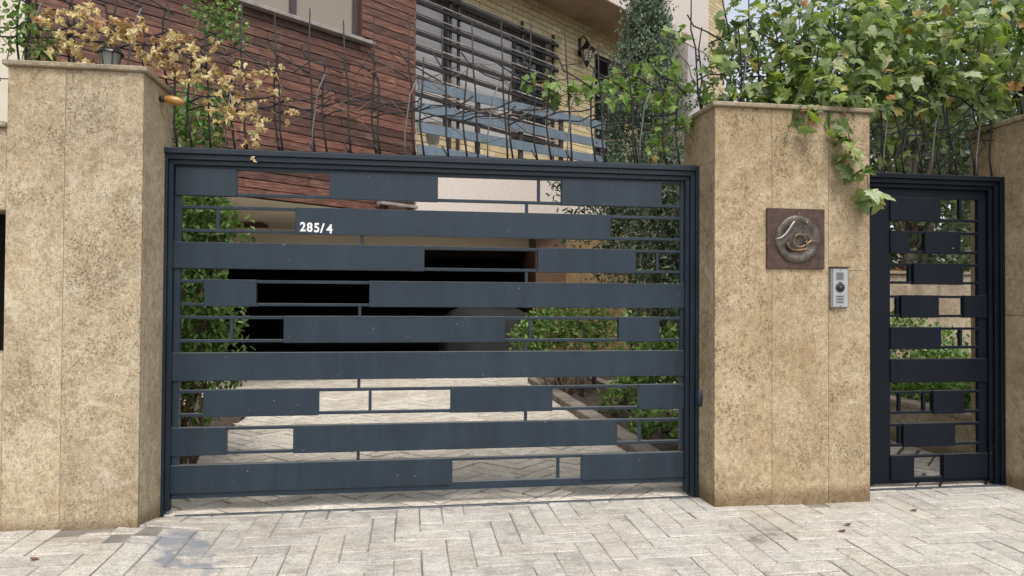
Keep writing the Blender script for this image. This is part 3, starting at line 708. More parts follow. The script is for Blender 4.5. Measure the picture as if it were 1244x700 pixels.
# wood cladding, board by board, around the window opening
ph = 0.1145
WU0, WU1, WZ0, WZ1 = -3.9, -0.97, 5.02, 6.9
hbox('backing_wall', -5.0, -0.02, 0.06, 0.30, 2.56, WZ0-.02, M['black'], hs_)
hbox('backing_wall', WU1+.05, -0.02, 0.06, 0.30, WZ0-.019, 7.6, M['black'], hs_)
hbox('backing_wall', -5.0, WU0-.05, 0.06, 0.30, WZ0-.019, 7.6, M['black'], hs_)
plank_me = None
def plank(u0, u1, z0, hh):
    global plank_me
    if plank_me is None:
        V, F = bevel_box(-.5, .5, 0, 1, 0, 1, 0)
        V, F = bevel_box(-.5, .5, -.5, .5, -.5, .5, 0.04)
        plank_me = bpy.data.meshes.new('plank'); plank_me.from_pydata(V, [], F); plank_me.materials.append(M['plank'])
    L = u1-u0-.004
    inst('plank', plank_me, hs_, H((u0+u1)/2, 0.036+rnd.uniform(-.003, .003), z0+hh/2), (0, rnd.uniform(-.0012, .0012), HANG), (L, 0.03, hh-.012))
z = 2.565; row = 0
while z < 7.45:
    spans = [(-5.0, -0.0)] if z+ph < WZ0-.01 or z > WZ1 else [(-5.0, WU0), (WU1, 0.0)]
    if z+ph >= WZ0-.01 and z < WZ0+.03: spans = [(-5.0, WU0), (WU1+.12, 0.0)]
    for a, b in spans:
        u = a
        while u < b-1e-6:
            L = rnd.uniform(1.3, 2.6); e = u+L
            if b-e < 0.6: e = b
            e = min(e, b); plank(u, e, z, ph); u = e
    z += ph; row += 1
box_ = hbox('corner_trim', -0.01, 0.03, 0.022, 1.0, 2.56, 7.6, M['plank'], hs_, 0.004)
box_ = hbox('window_sill', WU0-.1, WU1+.16, -0.09, 0.06, WZ0-.055, WZ0-.004, M['sill'], hs_, 0.006)
# jamb cheek with short boards, then frame
wf = hbox('window_frame', WU0, WU1-.003, 0.10, 0.16, WZ0, WZ0+.07, M['brown_metal'], hs_, 0.004)
ORG_wf = wf
for (a, b) in ((WU1-.09, WU1-.003), (-2.06, -1.97), (-3.05, -2.96), (WU0, WU0+.08)):
    hbox('window_bar', a, b, 0.098, 0.165, WZ0+.071, WZ1, M['brown_metal'], wf, 0.004)
for (a, b) in ((-1.969, WU1-.091), (-2.959, -2.061), (WU0+.081, -3.051)):
    hbox('pane', a, b, 0.135, 0.142, WZ0+.072, WZ1, M['glass'], wf)
hbox('curtain', -1.65, -1.35, 0.22, 0.25, WZ0+.05, WZ1, M['curtain'], wf)
hbox('room_back', -4.2, -0.9, 1.6, 1.65, 4.6, 7.4, M['soffit_brown'], hs_)
hbox('reveal', WU1-.002, WU1+.045, 0.03, 0.30, WZ0, 7.0, M['plank'], hs_)
# strip light under the cladding
sl = root('strip_light', 'pale metal strip light fixed under the wood cladding, seen above the second band', 'light fixture', H(-0.38, -0.1, 2.62))
hbox('housing', -0.72, -0.05, -0.16, -0.02, 2.655, 2.70, M['sill'], sl, 0.006)
for u in (-.66, -.58, -.16, -.12): hbox('bracket', u, u+.02, -0.10, -0.02, 2.60, 2.654, M['brown_metal'], sl)
# ceiling of the open ground floor, slab, garage
E_ = Vector((3.708, 8.554, 0)); RD = (E_-HO).normalized(); RN = Vector((-RD.y, RD.x, 0)); RL = (E_-HO).length
def Rf(s, n, z): return tuple(HO+RD*s+RN*n+Vector((0, 0, z)))
def rbox(name, s0, s1, n0, n1, z0, z1, mat, parent, c=0.0): return box(name, s0, s1, n0, n1, z0, z1, mat, parent, c, xf=Rf)
# soffit polygon
P = [H(-5.0, 0.075, 0)[:2], H(0, 0.075, 0)[:2], Rf(RL+2.2, 0.12, 0)[:2], (6.0, 16.5), (-9, 16.5)]
V = [(a, b, 2.552) for a, b in P]+[(a, b, 2.70) for a, b in P]; n = 5
F = [(4, 3, 2, 1, 0), (5, 6, 7, 8, 9)]+[(i, (i+1) % n, n+(i+1) % n, n+i) for i in range(n)]
mesh_obj('ceiling_slab', V, F, M['soffit'], hs_)
for (cx, cy, s) in ((-2.75, 8.0, .32), (-0.2, 10.3, .3), (1.4, 10.6, .25)):
    box('ceiling_panel', cx-s, cx+s, cy-s*.8, cy+s*.8, 2.50, 2.551, M['dark_wood'], hs_, 0.01)
# garage shell
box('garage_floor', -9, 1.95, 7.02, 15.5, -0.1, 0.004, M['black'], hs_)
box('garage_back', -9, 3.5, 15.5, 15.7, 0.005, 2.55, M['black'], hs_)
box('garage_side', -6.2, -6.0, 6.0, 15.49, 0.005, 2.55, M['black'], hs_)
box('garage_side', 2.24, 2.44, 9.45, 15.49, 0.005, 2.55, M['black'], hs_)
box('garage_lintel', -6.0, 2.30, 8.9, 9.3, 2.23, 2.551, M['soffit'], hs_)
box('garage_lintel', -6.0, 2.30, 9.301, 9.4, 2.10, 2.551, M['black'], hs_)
box('panel', 2.28, 2.84, 8.05, 8.30, 0.0, 2.551, M['dark_wood'], hs_, 0.004)
box('panel', 2.305, 2.42, 8.301, 9.44, 0.005, 2.55, M['dark_wood'], hs_)
M['tile'] = m_simple('tan_wall_tile', (0.21, 0.135, 0.06), 0.5, nscale=10, namp=0.25)
for k in range(4):
    for zz in range(5):
        box('tile', 2.845+k*.3, 2.845+k*.3+.295, 8.07, 8.30, 0.0+zz*.51, zz*.51+.505, M['tile'], hs_, 0.003)
# pinkish balcony fascia and balcony slab
rbox('balcony_fascia', 0.04, RL+1.6, 0.0, 0.10, 2.56, 3.44, M['pink'], hs_, 0.004)
P = [Rf(0.04, .101, 0)[:2], Rf(RL+1.6, .101, 0)[:2], H(8.6, 0.95, 0)[:2], H(0.04, 0.95, 0)[:2]]
V = [(a, b, 3.25) for a, b in P]+[(a, b, 3.40) for a, b in P]; n = 4
mesh_obj('balcony_slab', V, [(3, 2, 1, 0), (4, 5, 6, 7)]+[(i, (i+1) % n, n+(i+1) % n, n+i) for i in range(n)], M['soffit'], hs_)
# railing
for zt in (4.68, 4.335, 4.02, 3.675):
    s = root('x', '', '') if False else None
    rbox('railing_slat', 0.045, RL-.002, -0.03, 0.0, zt-.155, zt, M['slate'], hs_, 0.003)
for s0 in (1.18, 2.10, 3.05, RL-.06):
    rbox('railing_post', s0, s0+.075, 0.003, 0.063, 3.441, 4.66, M['brown_metal'], hs_, 0.003)
# yellow brick wall behind the balcony (v = 0.8), brick by brick where it shows
VB = 0.80
openings = [(0.35, 4.22, 4.28, 6.60), (5.74, 6.95, 3.4, 6.80)]
for (a, b, c_, d) in ((0.04, 0.35, 3.4, 7.30), (4.22, 5.74, 3.4, 7.30), (6.95, 7.9, 3.4, 7.30), (0.35, 4.22, 6.60, 7.30), (0.35, 4.22, 3.4, 4.28), (5.74, 6.95, 6.80, 7.30)):
    hbox('brick_backing', a, b, VB+.018, VB+.30, c_, d, M['brick_joint'], hs_)
bv, bf = bevel_box(-.5, .5, -.5, .5, -.5, .5, 0)
brick_me = bpy.data.meshes.new('brick'); brick_me.from_pydata(bv, [], bf)
mB, nB, bB = new_mat('yellow_brick_each')
cB = ramp(nB, objrand(nB), [(0, (0.48, 0.37, 0.20)), (0.5, (0.57, 0.46, 0.27)), (1, (0.64, 0.54, 0.35))])
atB = N(nB, 'ShaderNodeAttribute', attribute_name='tint')
cB = ramp(nB, math_(nB, 'FRACT', math_(nB, 'ADD', objrand(nB), atB.outputs['Fac'])), [(0, (0.48, 0.37, 0.20)), (0.5, (0.57, 0.46, 0.27)), (1, (0.64, 0.54, 0.35))])
fB = noise(nB, pos_node(nB), 30, 5, 0.7); cB = mix(nB, cB, ramp(nB, fB, [(0.3, 0.8), (0.7, 1.15)]), 1.0, 'MULTIPLY')
nB.links.new(cB, bB.inputs['Base Color']); bB.inputs['Roughness'].default_value = 0.85; bump(nB, bB, fB, 0.5, 0.006)
brick_me.materials.append(mB)
bl, bh = 0.30, 0.108; bricks = []
z = 3.42; row = 0
while z < 7.28:
    u = 0.05-(row % 2)*bl/2
    while u < 7.9:
        a, b = max(u, .05), min(u+bl, 7.9)
        segs = [(a, b)]
        for (o0, o1, z0, z1) in openings:
            if z+bh > z0 and z < z1:
                ns = []
                for (p, q) in segs:
                    if q <= o0 or p >= o1: ns.append((p, q)); continue
                    if p < o0: ns.append((p, o0))
                    if q > o1: ns.append((o1, q))
                segs = ns
        for p, q in segs:
            if q-p > .03: bricks.append((p, q, z))
        u += bl
    z += bh; row += 1
def vis(b):
    u = (b[0]+b[1])/2
    return (0 if (u > 4.2 and u < 7.2 and b[2] > 3.5) or (b[2] > 6.5 and 1.5 < u < 7) or (3.75 < b[2] < 4.3 and u < 4.4) else 1, u)
bricks.sort(key=vis)
for p, q, z in bricks[:300]:
    inst('brick', brick_me, hs_, H((p+q)/2, VB+.005+rnd.uniform(-.0015, .0015), z+bh/2), (0, 0, HANG), (q-p-.012, .05, bh-.012))
G = []; T = []
for p, q, z in bricks[300:]:
    Vb, Fb = bevel_box(p+.006, q-.006, VB-.02, VB+.03, z+.006, z+bh-.006); G.append(([H(*v) for v in Vb], Fb)); T += [rnd.random()]*8
if G: V, F = merge(G); mesh_obj('brick', V, F, mB, hs_, kind='stuff', tint=T)
# big window with louvres
wf = hbox('window_frame', 0.36, 4.21, VB+.12, VB+.20, 6.50, 6.595, M['brown_metal'], hs_, 0.004)
for (a, b) in ((0.36, .44), (1.42, 1.50), (3.22, 3.32), (4.12, 4.209)): hbox('window_bar', a, b, VB+.12, VB+.20, 4.29, 6.499, M['brown_metal'], wf, 0.004)
hbox('window_bar', .441, 4.119, VB+.125, VB+.20, 4.29, 4.36, M['brown_metal'], wf)
hbox('pane', .441, 1.419, VB+.16, VB+.17, 4.361, 6.499, M['curtain'], wf, label='window pane with a pale blind behind it')
hbox('pane', 1.501, 3.219, VB+.16, VB+.17, 4.361, 6.499, M['curtain'], wf, label='window pane with a pale blind behind it')
hbox('pane', 3.321, 4.119, VB+.16, VB+.17, 4.361, 6.499, m_glass('dark_glass', (0.02, 0.022, 0.022), 0.03), wf, label='dark reflecting window pane')
M['plastic_brown'] = m_simple('dark_louver_metal', (0.022, 0.017, 0.016), 0.5); M['louver_tube'] = m_simple('pale_louver_tube', (0.42, 0.38, 0.35), 0.45)
ls = root('louver_screen', 'dark horizontal louvre bars fixed in front of the balcony window', 'louvre screen', H(2.2, VB-.1, 4.0))
for k in range(9):
    z = 4.42+k*.26
    hbox('louver', 0.06, 4.35, VB-.135, VB-.085, z, z+.062, M['plastic_brown'], ls, 0.006)
    hbox('louver', 0.06, 4.35, VB-.15, VB-.115, z+.085, z+.108, M['louver_tube'], ls, 0.004)
for u in (1.36, 1.56, 3.26, 4.22): hbox('post', u, u+.05, VB-.084, VB-.04, 3.405, 6.75, M['brown_metal'], ls, 0.003)
# door
hbox('door', 5.745, 6.945, VB+.06, VB+.12, 3.41, 6.79, M['black'], hs_, label='dark brown balcony door')
for u in (5.80, 6.32, 6.84): hbox('door_bar', u, u+.05, VB+.03, VB+.058, 3.41, 6.79, M['brown_metal'], hs_)
for z in (4.2, 5.2, 6.2, 6.70): hbox('door_bar', 5.75, 6.94, VB+.028, VB+.056, z, z+.05, M['brown_metal'], hs_)
# upper balcony: soffit, fascia, right-hand wall strips
hbox('upper_soffit', -0.0, 7.6, -0.30, 1.1, 7.301, 7.34, M['soffit_brown'], hs_)
hbox('upper_fascia', -0.0, 8.9, -0.34, -0.301, 7.29, 9.6, M['pink'], hs_, 0.004)
hbox('wall_strip', 7.6, 9.0, VB-.1, VB+.3, 2.6, 12, M['pink'], hs_)
hbox('wall_strip', 9.001, 9.70, VB-.14, VB+.3, 2.6, 12, M['taupe'], hs_)
hbox('wall_strip', 9.701, 10.92, VB-.10, VB+.3, 2.6, 12, M['greywall'], hs_)
hbox('wall_core', 10.921, 11.93, VB-.07, VB+.3, 2.6, 12, M['brick_joint'], hs_)
G = []; T = []; row = 0; z = 3.0
while z < 11.9:
    u = 10.925-(row % 2)*bl/2
    while u < 11.93:
        a, b = max(u, 10.925), min(u+bl, 11.93)
        if b-a > .03:
            Vb, Fb = bevel_box(a+.006, b-.006, VB-.085, VB-.06, z+.006, z+bh-.006); G.append(([H(*v) for v in Vb], Fb)); T += [rnd.random()]*8
        u += bl
    z += bh; row += 1
V, F = merge(G); mesh_obj('brick', V, F, mB, hs_, kind='stuff', tint=T)
# wall lantern
wl = root('wall_lantern', 'dark wall lantern with cream glass on the yellow brick between window and door', 'wall lantern', H(5.3, VB-.2, 6.2))
cu_, cv_ = 5.18, VB-.22
def WL(p, n=6):
    V, F = lathe(p, 0, 0, n); return [H(cu_+a, cv_+b, c) for a, b, c in V], F
V, F = WL([(.06, 6.40), (.13, 6.62)]); mesh_obj('glass', V, F, M['creamglass'], wl)
V, F = WL([(.20, 6.621), (.17, 6.66), (.06, 6.78), (.03, 6.84), (.01, 6.86)]); mesh_obj('cap', V, F, M['plastic'], wl)
V, F = WL([(.02, 6.28), (.04, 6.33), (.065, 6.40)]); mesh_obj('finial', V, F, M['plastic'], wl)
for k in range(6):
    a = 2*PI*k/6
    tube('rib', [H(cu_+.062*math.cos(a), cv_+.062*math.sin(a), 6.40), H(cu_+.135*math.cos(a), cv_+.135*math.sin(a), 6.621)], .010, M['plastic'], wl, 5)
for zz, rr in ((6.46, .085), (6.51, .10), (6.56, .115)):
    tube('rib', [H(cu_+rr*math.cos(a), cv_+rr*math.sin(a), zz) for a in [i*PI/3 for i in range(7)]], .006, M['plastic'], wl, 5)
tube('bracket', [H(cu_, VB, 6.80), H(cu_, VB-.04, 6.93), H(cu_, VB-.14, 6.97), H(cu_, cv_, 6.86)], .016, M['plastic'], wl, 6)
hbox('back_plate', cu_-.05, cu_+.05, VB-.03, VB-.021, 6.55, 6.95, M['plastic'], wl, 0.004)
# pot behind the railing
V, F = lathe([(.10, 3.82), (.14, 4.12), (.165, 4.125), (.165, 4.16), (.14, 4.16)], *Rf(0.55, 0.35, 0)[:2], 20); po = mesh_obj('flower_pot', V, F, M['pot'], smooth=True); tag(po, 'white flower pot behind the balcony railing near the wood corner', 'flower pot')
px_, py_ = Rf(0.55, 0.35, 0)[:2]
tag(box('plant_stand', px_-.06, px_+.06, py_-.06, py_+.06, 3.41, 3.815, M['pot'], None, .01), 'slim white stand under the flower pot on the balcony', 'plant stand')

# covered vehicle in the garage
V = []; F = []; nu, nv = 34, 12
for j in range(nv+1):
    t = j/nv
    for i in range(nu):
        a = 2*PI*i/nu; fold = 1+0.05*math.sin(a*9)*t+0.03*math.sin(a*17+1)*t
        prof = math.sin(min(1, t*1.6)*PI/2)**0.6
        rx = (0.25+0.55*prof*(.8+.25*t))*fold; ry = (0.5+0.9*prof*(.8+.2*t))*fold
        z = 1.14*(1-t**2.4)+0.05*math.sin(a*2)*(1-t)
        sx = math.copysign(abs(math.cos(a))**0.7, math.cos(a)); sy = math.copysign(abs(math.sin(a))**0.7, math.sin(a))
        V.append((1.42+rx*sx*(0.15 if j == 0 else 1), 8.3+ry*sy*(.15 if j == 0 else 1), max(0.01, z)))
for j in range(nv):
    for i in range(nu): F.append((j*nu+i, (j+1)*nu+i, (j+1)*nu+(i+1) % nu, j*nu+(i+1) % nu))
F.append(tuple(range(nu))[::-1])
cc = mesh_obj('covered_vehicle', V, F, M['drape'], smooth=True); tag(cc, 'vehicle under a dark grey cloth cover at the right side of the dark garage', 'covered vehicle')

# neighbour's building at the left, beyond the house
nb = root('neighbour_building', 'cream rendered building behind the leaves at the top left corner', 'building', (-9, 8, 0))
box('wall', -16, -4.6, 6.5, 12, 0, 9, M['cream'], nb); box('parapet', -16.1, -4.5, 6.4, 12.1, 9.001, 9.3, M['pink'], nb)

# ------------------------------------------------------------------ garden behind the narrow gate
gw = root('planter_wall', 'low travertine planter wall with pale coping inside the narrow gate', 'planter wall', (4.5, 1.8, 0))
for k in range(7):
    y0 = 0.3+k*0.43; box('stone_slab', 4.45, 4.58, y0, y0+.427, -.05, 0.35, M['stone_in'], gw, .003)
    box('coping', 4.425, 4.62, y0, y0+.427, .352, .39, M['coping'], gw, .004)
bed_v, bed_f = bevel_box(4.59, 7.4, 0.3, 3.29, -.05, .33, 0); mesh_obj('soil', bed_v, bed_f, M['soil'], gw)
bw = root('boundary_wall', 'beige stone garden wall seen through the narrow gate', 'wall', (7, 3.4, 0))
for k in range(6):
    box('stone_slab', 4.59+k*.62, 4.59+k*.62+.617, 3.3, 3.5, -.1, 1.62, M['stone_in'], bw, .004)
box('coping', 4.55, 8.4, 3.26, 3.54, 1.622, 1.66, M['coping'], bw, .005)
wb = root('white_house', 'white rendered building with orange band far behind the narrow gate', 'building', (8, 9, 0))
box('wall', 7.0, 10.2, 8.6, 9.5, 0, 2.5, M['whitewall'], wb); box('band', 6.98, 10.2, 8.58, 8.599, 1.88, 2.0, m_simple('terracotta', (0.4, 0.16, 0.07), 0.8), wb)

# ------------------------------------------------------------------ plants
VINE = [(2.26,0.1,3.26,0.16,40),(2.51,0.1,3.28,0.16,40),(2.2,0.1,3.03,0.14,26),(2.04,0,2.87,0.1,12),(2.42,0.0,3.01,0.17,40),(2.72,0.1,3.23,0.2,60),(2.72,0,2.94,0.2,60),(2.48,-0.1,2.7,0.12,30),(3.04,0.15,3.33,0.2,60),(3.07,0.1,3.08,0.22,70),(2.81,-0.1,2.77,0.18,50),(2.69,-0.2,2.6,0.12,28),(3.33,0.2,3.31,0.2,60),(3.36,0.1,3.01,0.22,80),(3.26,0.1,2.8,0.18,60),(3.66,0.2,3.39,0.22,70),(3.62,0.1,3.08,0.24,80),(3.58,0.1,2.84,0.2,60),(4.0,0.2,3.42,0.24,70),(3.86,0.0,3.06,0.24,80),(3.88,0.1,2.89,0.2,60),(4.22,0.1,3.36,0.26,80),(4.19,0.0,3.05,0.24,80),(4.36,0,3.3,0.2,60),(4.32,0.0,2.85,0.16,40),(4.15,0.1,2.81,0.16,36),(3.5,0.25,2.61,0.16,30),(3.74,0.3,2.63,0.15,24),(3.95,0.3,2.64,0.15,20),(3.57,0.3,2.38,0.12,16),(4.16,0.3,2.71,0.12,12),(2.49,-0.28,2.49,0.06,8),(2.43,-0.3,2.43,0.06,8),(2.77,-0.25,2.56,0.08,16),(2.71,-0.33,2.38,0.05,7),(2.78,-0.33,2.25,0.06,9),(2.83,-0.33,2.12,0.06,9),(2.9,-0.33,1.99,0.05,8),(3.03,-0.3,1.97,0.03,4)]
TENDRIL = [(0.78,0.05,2.73,0.05,7),(0.89,0.05,2.7,0.06,9),(1.0,0.05,2.67,0.07,12),(1.11,0.05,2.69,0.07,12),(1.21,0.05,2.68,0.06,9),(1.31,0.05,2.7,0.06,9),(1.41,0.05,2.77,0.07,10),(1.51,0.05,2.82,0.07,12),(1.59,0.05,2.86,0.06,8),(1.51,0.05,2.72,0.07,10),(1.4,0.05,2.61,0.06,6),(1.65,0.05,2.67,0.08,12),(1.71,0.05,2.57,0.08,12),(1.77,0.05,2.76,0.09,14),(1.74,0.05,3.04,0.07,9),(1.82,0.05,2.49,0.06,8),(1.68,0.05,2.43,0.07,9),(1.62,0.05,2.31,0.06,8),(1.85,0.05,3.1,0.06,7),(1.94,0.05,2.72,0.07,9)]
DRIED = [(-2.05,-0.05,2.86,0.07,10),(-1.92,-0.1,2.84,0.09,22),(-1.83,-0.1,2.89,0.09,22),(-1.74,-0.1,2.83,0.09,22),(-2.0,-0.05,2.71,0.07,8),(-1.63,-0.1,2.79,0.08,18),(-1.52,-0.1,2.79,0.09,20),(-1.42,-0.05,2.79,0.08,16),(-1.46,-0.05,2.71,0.06,10),(-1.29,0.0,2.76,0.08,18),(-1.25,0,2.72,0.06,8),(-1.18,0,2.8,0.05,5),(-1.03,0.0,2.68,0.05,8),(-1.02,0.0,2.58,0.06,12),(-0.98,0,2.48,0.05,9),(-1.05,0,2.39,0.06,10),(-0.93,0,2.43,0.05,9),(-0.92,0,2.33,0.04,6),(-0.97,0,2.25,0.03,4),(-0.93,-0.04,2.16,0.025,3),(-0.72,0,2.47,0.03,4),(-0.72,0,2.39,0.03,5),(-0.86,0,2.74,0.05,4),(-1.1,0,2.4,0.05,5),(-2.1,0,2.8,0.05,6)]
LEFTGREEN = [(-2.27,0,2.97,0.1,60),(-2.21,0,2.88,0.1,80),(-2.14,0,2.79,0.09,70),(-2.32,0,2.8,0.08,50),(-2.12,0.0,2.69,0.06,40),(-2.09,0,2.74,0.06,30)]
BLOB = [(-1.26,0.2,3.05,0.08,120),(-1.16,0.2,3.1,0.09,150),(-1.11,0.2,3.0,0.08,120),(-1.21,0.2,2.94,0.06,60),(-1.33,0.2,3.12,0.06,60),(-1.06,0.2,2.93,0.05,40)]
LSHRUB = [(-1.58,1,2.7,0.2,150),(-1.61,0.9,2.49,0.2,150),(-1.52,1,2.58,0.15,100),(-1.6,1,1.97,0.22,300),(-1.46,1,1.88,0.18,200),(-1.57,1.1,1.67,0.22,300),(-1.36,1.2,1.78,0.14,80),(-1.57,1,1.36,0.22,300),(-1.44,1.2,1.21,0.18,160),(-1.5,1,1.06,0.2,250),(-1.41,1.2,0.92,0.16,120),(-1.59,1.1,0.81,0.2,220),(-1.46,1.3,0.63,0.15,90),(-1.61,1.2,0.45,0.15,120),(-1.33,1.4,0.75,0.1,40)]
RSHRUB1 = [(1.74,4.5,0.9,0.25,500),(1.52,4.5,0.79,0.2,300),(1.98,4.6,1.0,0.25,500),(2.2,4.6,0.79,0.25,400),(2.48,4.8,0.94,0.25,400),(2.71,4.8,0.78,0.25,300),(1.61,4.4,0.59,0.2,250),(2.42,5.5,1.1,0.3,200)]
RSHRUB2 = [(2.33,2.6,0.99,0.2,100),(2.45,2.2,0.68,0.22,400),(2.35,2.4,0.58,0.2,300),(2.54,2,0.7,0.18,300),(2.38,2,0.42,0.15,150),(2.15,1.7,0.13,0.12,60),(2.5,2,0.85,0.15,200),(2.38,1.7,0.24,0.12,60),(2.04,2.5,0.32,0.1,20)]
RTALL = [(2.04,4,2.6,0.3,120),(2.41,3.8,2.48,0.3,200),(2.64,3,2.43,0.3,260),(2.73,2.6,2.2,0.25,220),(2.26,4,2.2,0.3,120),(2.55,3.6,2.12,0.3,220),(2.74,3,1.88,0.3,240),(2.78,2.6,1.59,0.25,200),(2.14,4.4,1.97,0.25,80),(2.69,3.4,1.52,0.3,160),(2.47,4,1.43,0.25,100),(2.74,3,1.15,0.25,120),(2.03,4.4,2.77,0.2,60)]
GATEGREEN = [(5.4,2.6,1.05,0.15,120),(5.55,2.6,1.0,0.15,120),(5.59,2.4,0.86,0.18,200),(5.14,2.2,0.78,0.2,260),(6.1,2.8,0.78,0.22,260),(5.9,2.6,0.66,0.18,220),(5.3,2.0,.62,.2,220),(5.7,2.2,.6,.2,220),(5.0,1.5,.55,.14,120)]
GRASS = [(4.72,1.9,0.42,0.1,90),(4.75,1.6,0.42,0.1,110),(4.75,1.3,0.42,0.1,110),(4.8,1.0,0.40,0.1,90),(4.8,2.2,0.42,0.1,80),(5.1,1.6,0.42,0.12,90),(5.1,1.2,.42,.12,80)]

half = [(.16, -.08), (.42, -.02), (.34, .16), (.54, .40), (.30, .46), (.22, .62), (.14, .84)]
outl = [(0, 0)]+half+[(0, 1.0)]+[(-x, y) for x, y in half[::-1]]
def lobed():
    V = [(0, .32, .03)]+[(x, y, -.16*abs(x)-.18*max(0, y-.3)**1.5+(.03 if i % 2 else -.02)) for i, (x, y) in enumerate(outl)]
    n = len(outl); return np.array(V), [(0, 1+i, 1+(i+1) % n) for i in range(n)]
def crumpled():
    V = [(0, .32, .12)]+[(x*.8, y*.9, .20*math.sin(i*2.1)+.12*abs(x)) for i, (x, y) in enumerate(outl)]
    n = len(outl); return np.array(V), [(0, 1+i, 1+(i+1) % n) for i in range(n)]
def oval(w=.5, fold=.12):
    V = [(0, 0, 0), (w*.45, .25, fold), (w*.5, .55, fold), (0, 1, -.05), (-w*.5, .55, fold), (-w*.45, .25, fold), (0, .5, 0)]
    return np.array(V), [(0, 1, 6), (1, 2, 6), (2, 3, 6), (3, 4, 6), (4, 5, 6), (5, 0, 6)]
def sprig():
    V = [(0, 0, 0), (.16, .45, .05), (0, 1, 0), (-.16, .45, -.05), (.34, .62, .1), (-.34, .66, -.08)]
    return np.array(V), [(0, 1, 2), (0, 2, 3), (0, 4, 1), (0, 3, 5)]
def strap():
    V = [(-.03, 0, 0), (.03, 0, 0), (.035, .4, .12), (-.035, .4, .12), (.025, .75, .08), (-.025, .75, .08), (0, 1, -.12)]
    return np.array(V), [(0, 1, 2, 3), (3, 2, 4, 5), (5, 4, 6)]
rng = np.random.default_rng(5)
def frames(n, tipdir, spread, nrm, nspread):
    """random leaf frames: tip direction and normal"""
    t = np.array(tipdir)+rng.normal(0, spread, (n, 3)); t /= np.linalg.norm(t, axis=1)[:, None]
    z = np.array(nrm)+rng.normal(0, nspread, (n, 3)); z -= (z*t).sum(1)[:, None]*t; z /= np.linalg.norm(z, axis=1)[:, None]
    x = np.cross(t, z); return x, t, z
def scatter(clusters, shell=0.4, squash=1.0):
    P = []
    for (x, y, z, r, n) in clusters:
        d = rng.normal(0, 1, (n, 3)); d /= np.linalg.norm(d, axis=1)[:, None]
        rad = r*1.25*(rng.random(n)**(1/3)*(1-shell)+shell*rng.random(n)**.15)
        P.append(np.array([x, y, z])+d*rad[:, None]*np.array([1, 1, squash]))
    return np.concatenate(P)
def leaf_mesh(name, P, size, tpl, mat, parent, tip=(0, -.2, -.5), spread=.7, nrm=(0, -.5, .8), nspread=.5, kind='stuff', jit=.35):
    TV, TF = tpl; n = len(P); x, t, z = frames(n, tip, spread, nrm, nspread)
    s = size*(1+rng.uniform(-jit, jit, n)); k = len(TV)
    W = P[:, None, :]+(TV[None, :, 0, None]*x[:, None, :]+TV[None, :, 1, None]*t[:, None, :]+TV[None, :, 2, None]*z[:, None, :])*s[:, None, None]
    V = W.reshape(-1, 3); nf = len(TF)
    F = []
    for i in range(n):
        o = i*k; F += [tuple(a+o for a in f) for f in TF]
    tint = np.repeat(rng.random(n), k)
    return mesh_obj(name, V, F, mat, parent, kind=kind, tint=tint)
def curl(V, a, b, tw):
    V = np.array(V, dtype=float).copy(); V[:, 2] += a*np.abs(V[:, 0])-b*V[:, 1]**2+tw*V[:, 0]*V[:, 1]; return V
def leaf_objs(name, P, size, tpl, mat, parent, tip=(0, -.2, -.5), spread=.7, nrm=(0, -.5, .8), nspread=.5, limit=300):
    TV, TF = tpl; mes = []
    for (a, b, tw) in ((0, 0, 0), (.35, .2, .2), (-.35, .35, -.3), (.15, -.15, .5), (.6, .3, 0)):
        me = bpy.data.meshes.new(name); me.from_pydata(curl(TV, a, b, tw).tolist(), [], TF); me.materials.append(mat); mes.append(me)
    key = np.argsort(P[:, 1]); A = P[key[:limit]]; B = P[key[limit:]]
    x, t, z = frames(len(A), tip, spread, nrm, nspread)
    for i in range(len(A)):
        s = size*rnd.uniform(.6, 1.4)
        m = Matrix((x[i], t[i], z[i])).transposed()
        inst(name, mes[i % 5], parent, A[i], m.to_euler(), (s, s, s))
    if len(B):
        rng.shuffle(B)
        for q, (a, b, tw) in enumerate(((0, 0, 0), (.4, .25, -.3), (-.35, .3, .3))):
            leaf_mesh('foliage', B[q::3], size, (curl(TV, a, b, tw), TF), mat, parent, tip, spread, nrm, nspread)
def wander(a, b, n, amp):
    a, b = Vector(a), Vector(b)
    return [a.lerp(b, i/(n-1))+Vector((rnd.uniform(-amp, amp), rnd.uniform(-amp, amp), rnd.uniform(-amp, amp)))*(0 if i in (0, n-1) else 1) for i in range(n)]
def stems(parent, segs, r0, r1, mat, amp=.03, name='stem'):
    for a, b in segs: tube(name, wander(a, b, 7, amp), [r0+(r1-r0)*i/6 for i in range(7)], mat, parent, 5)

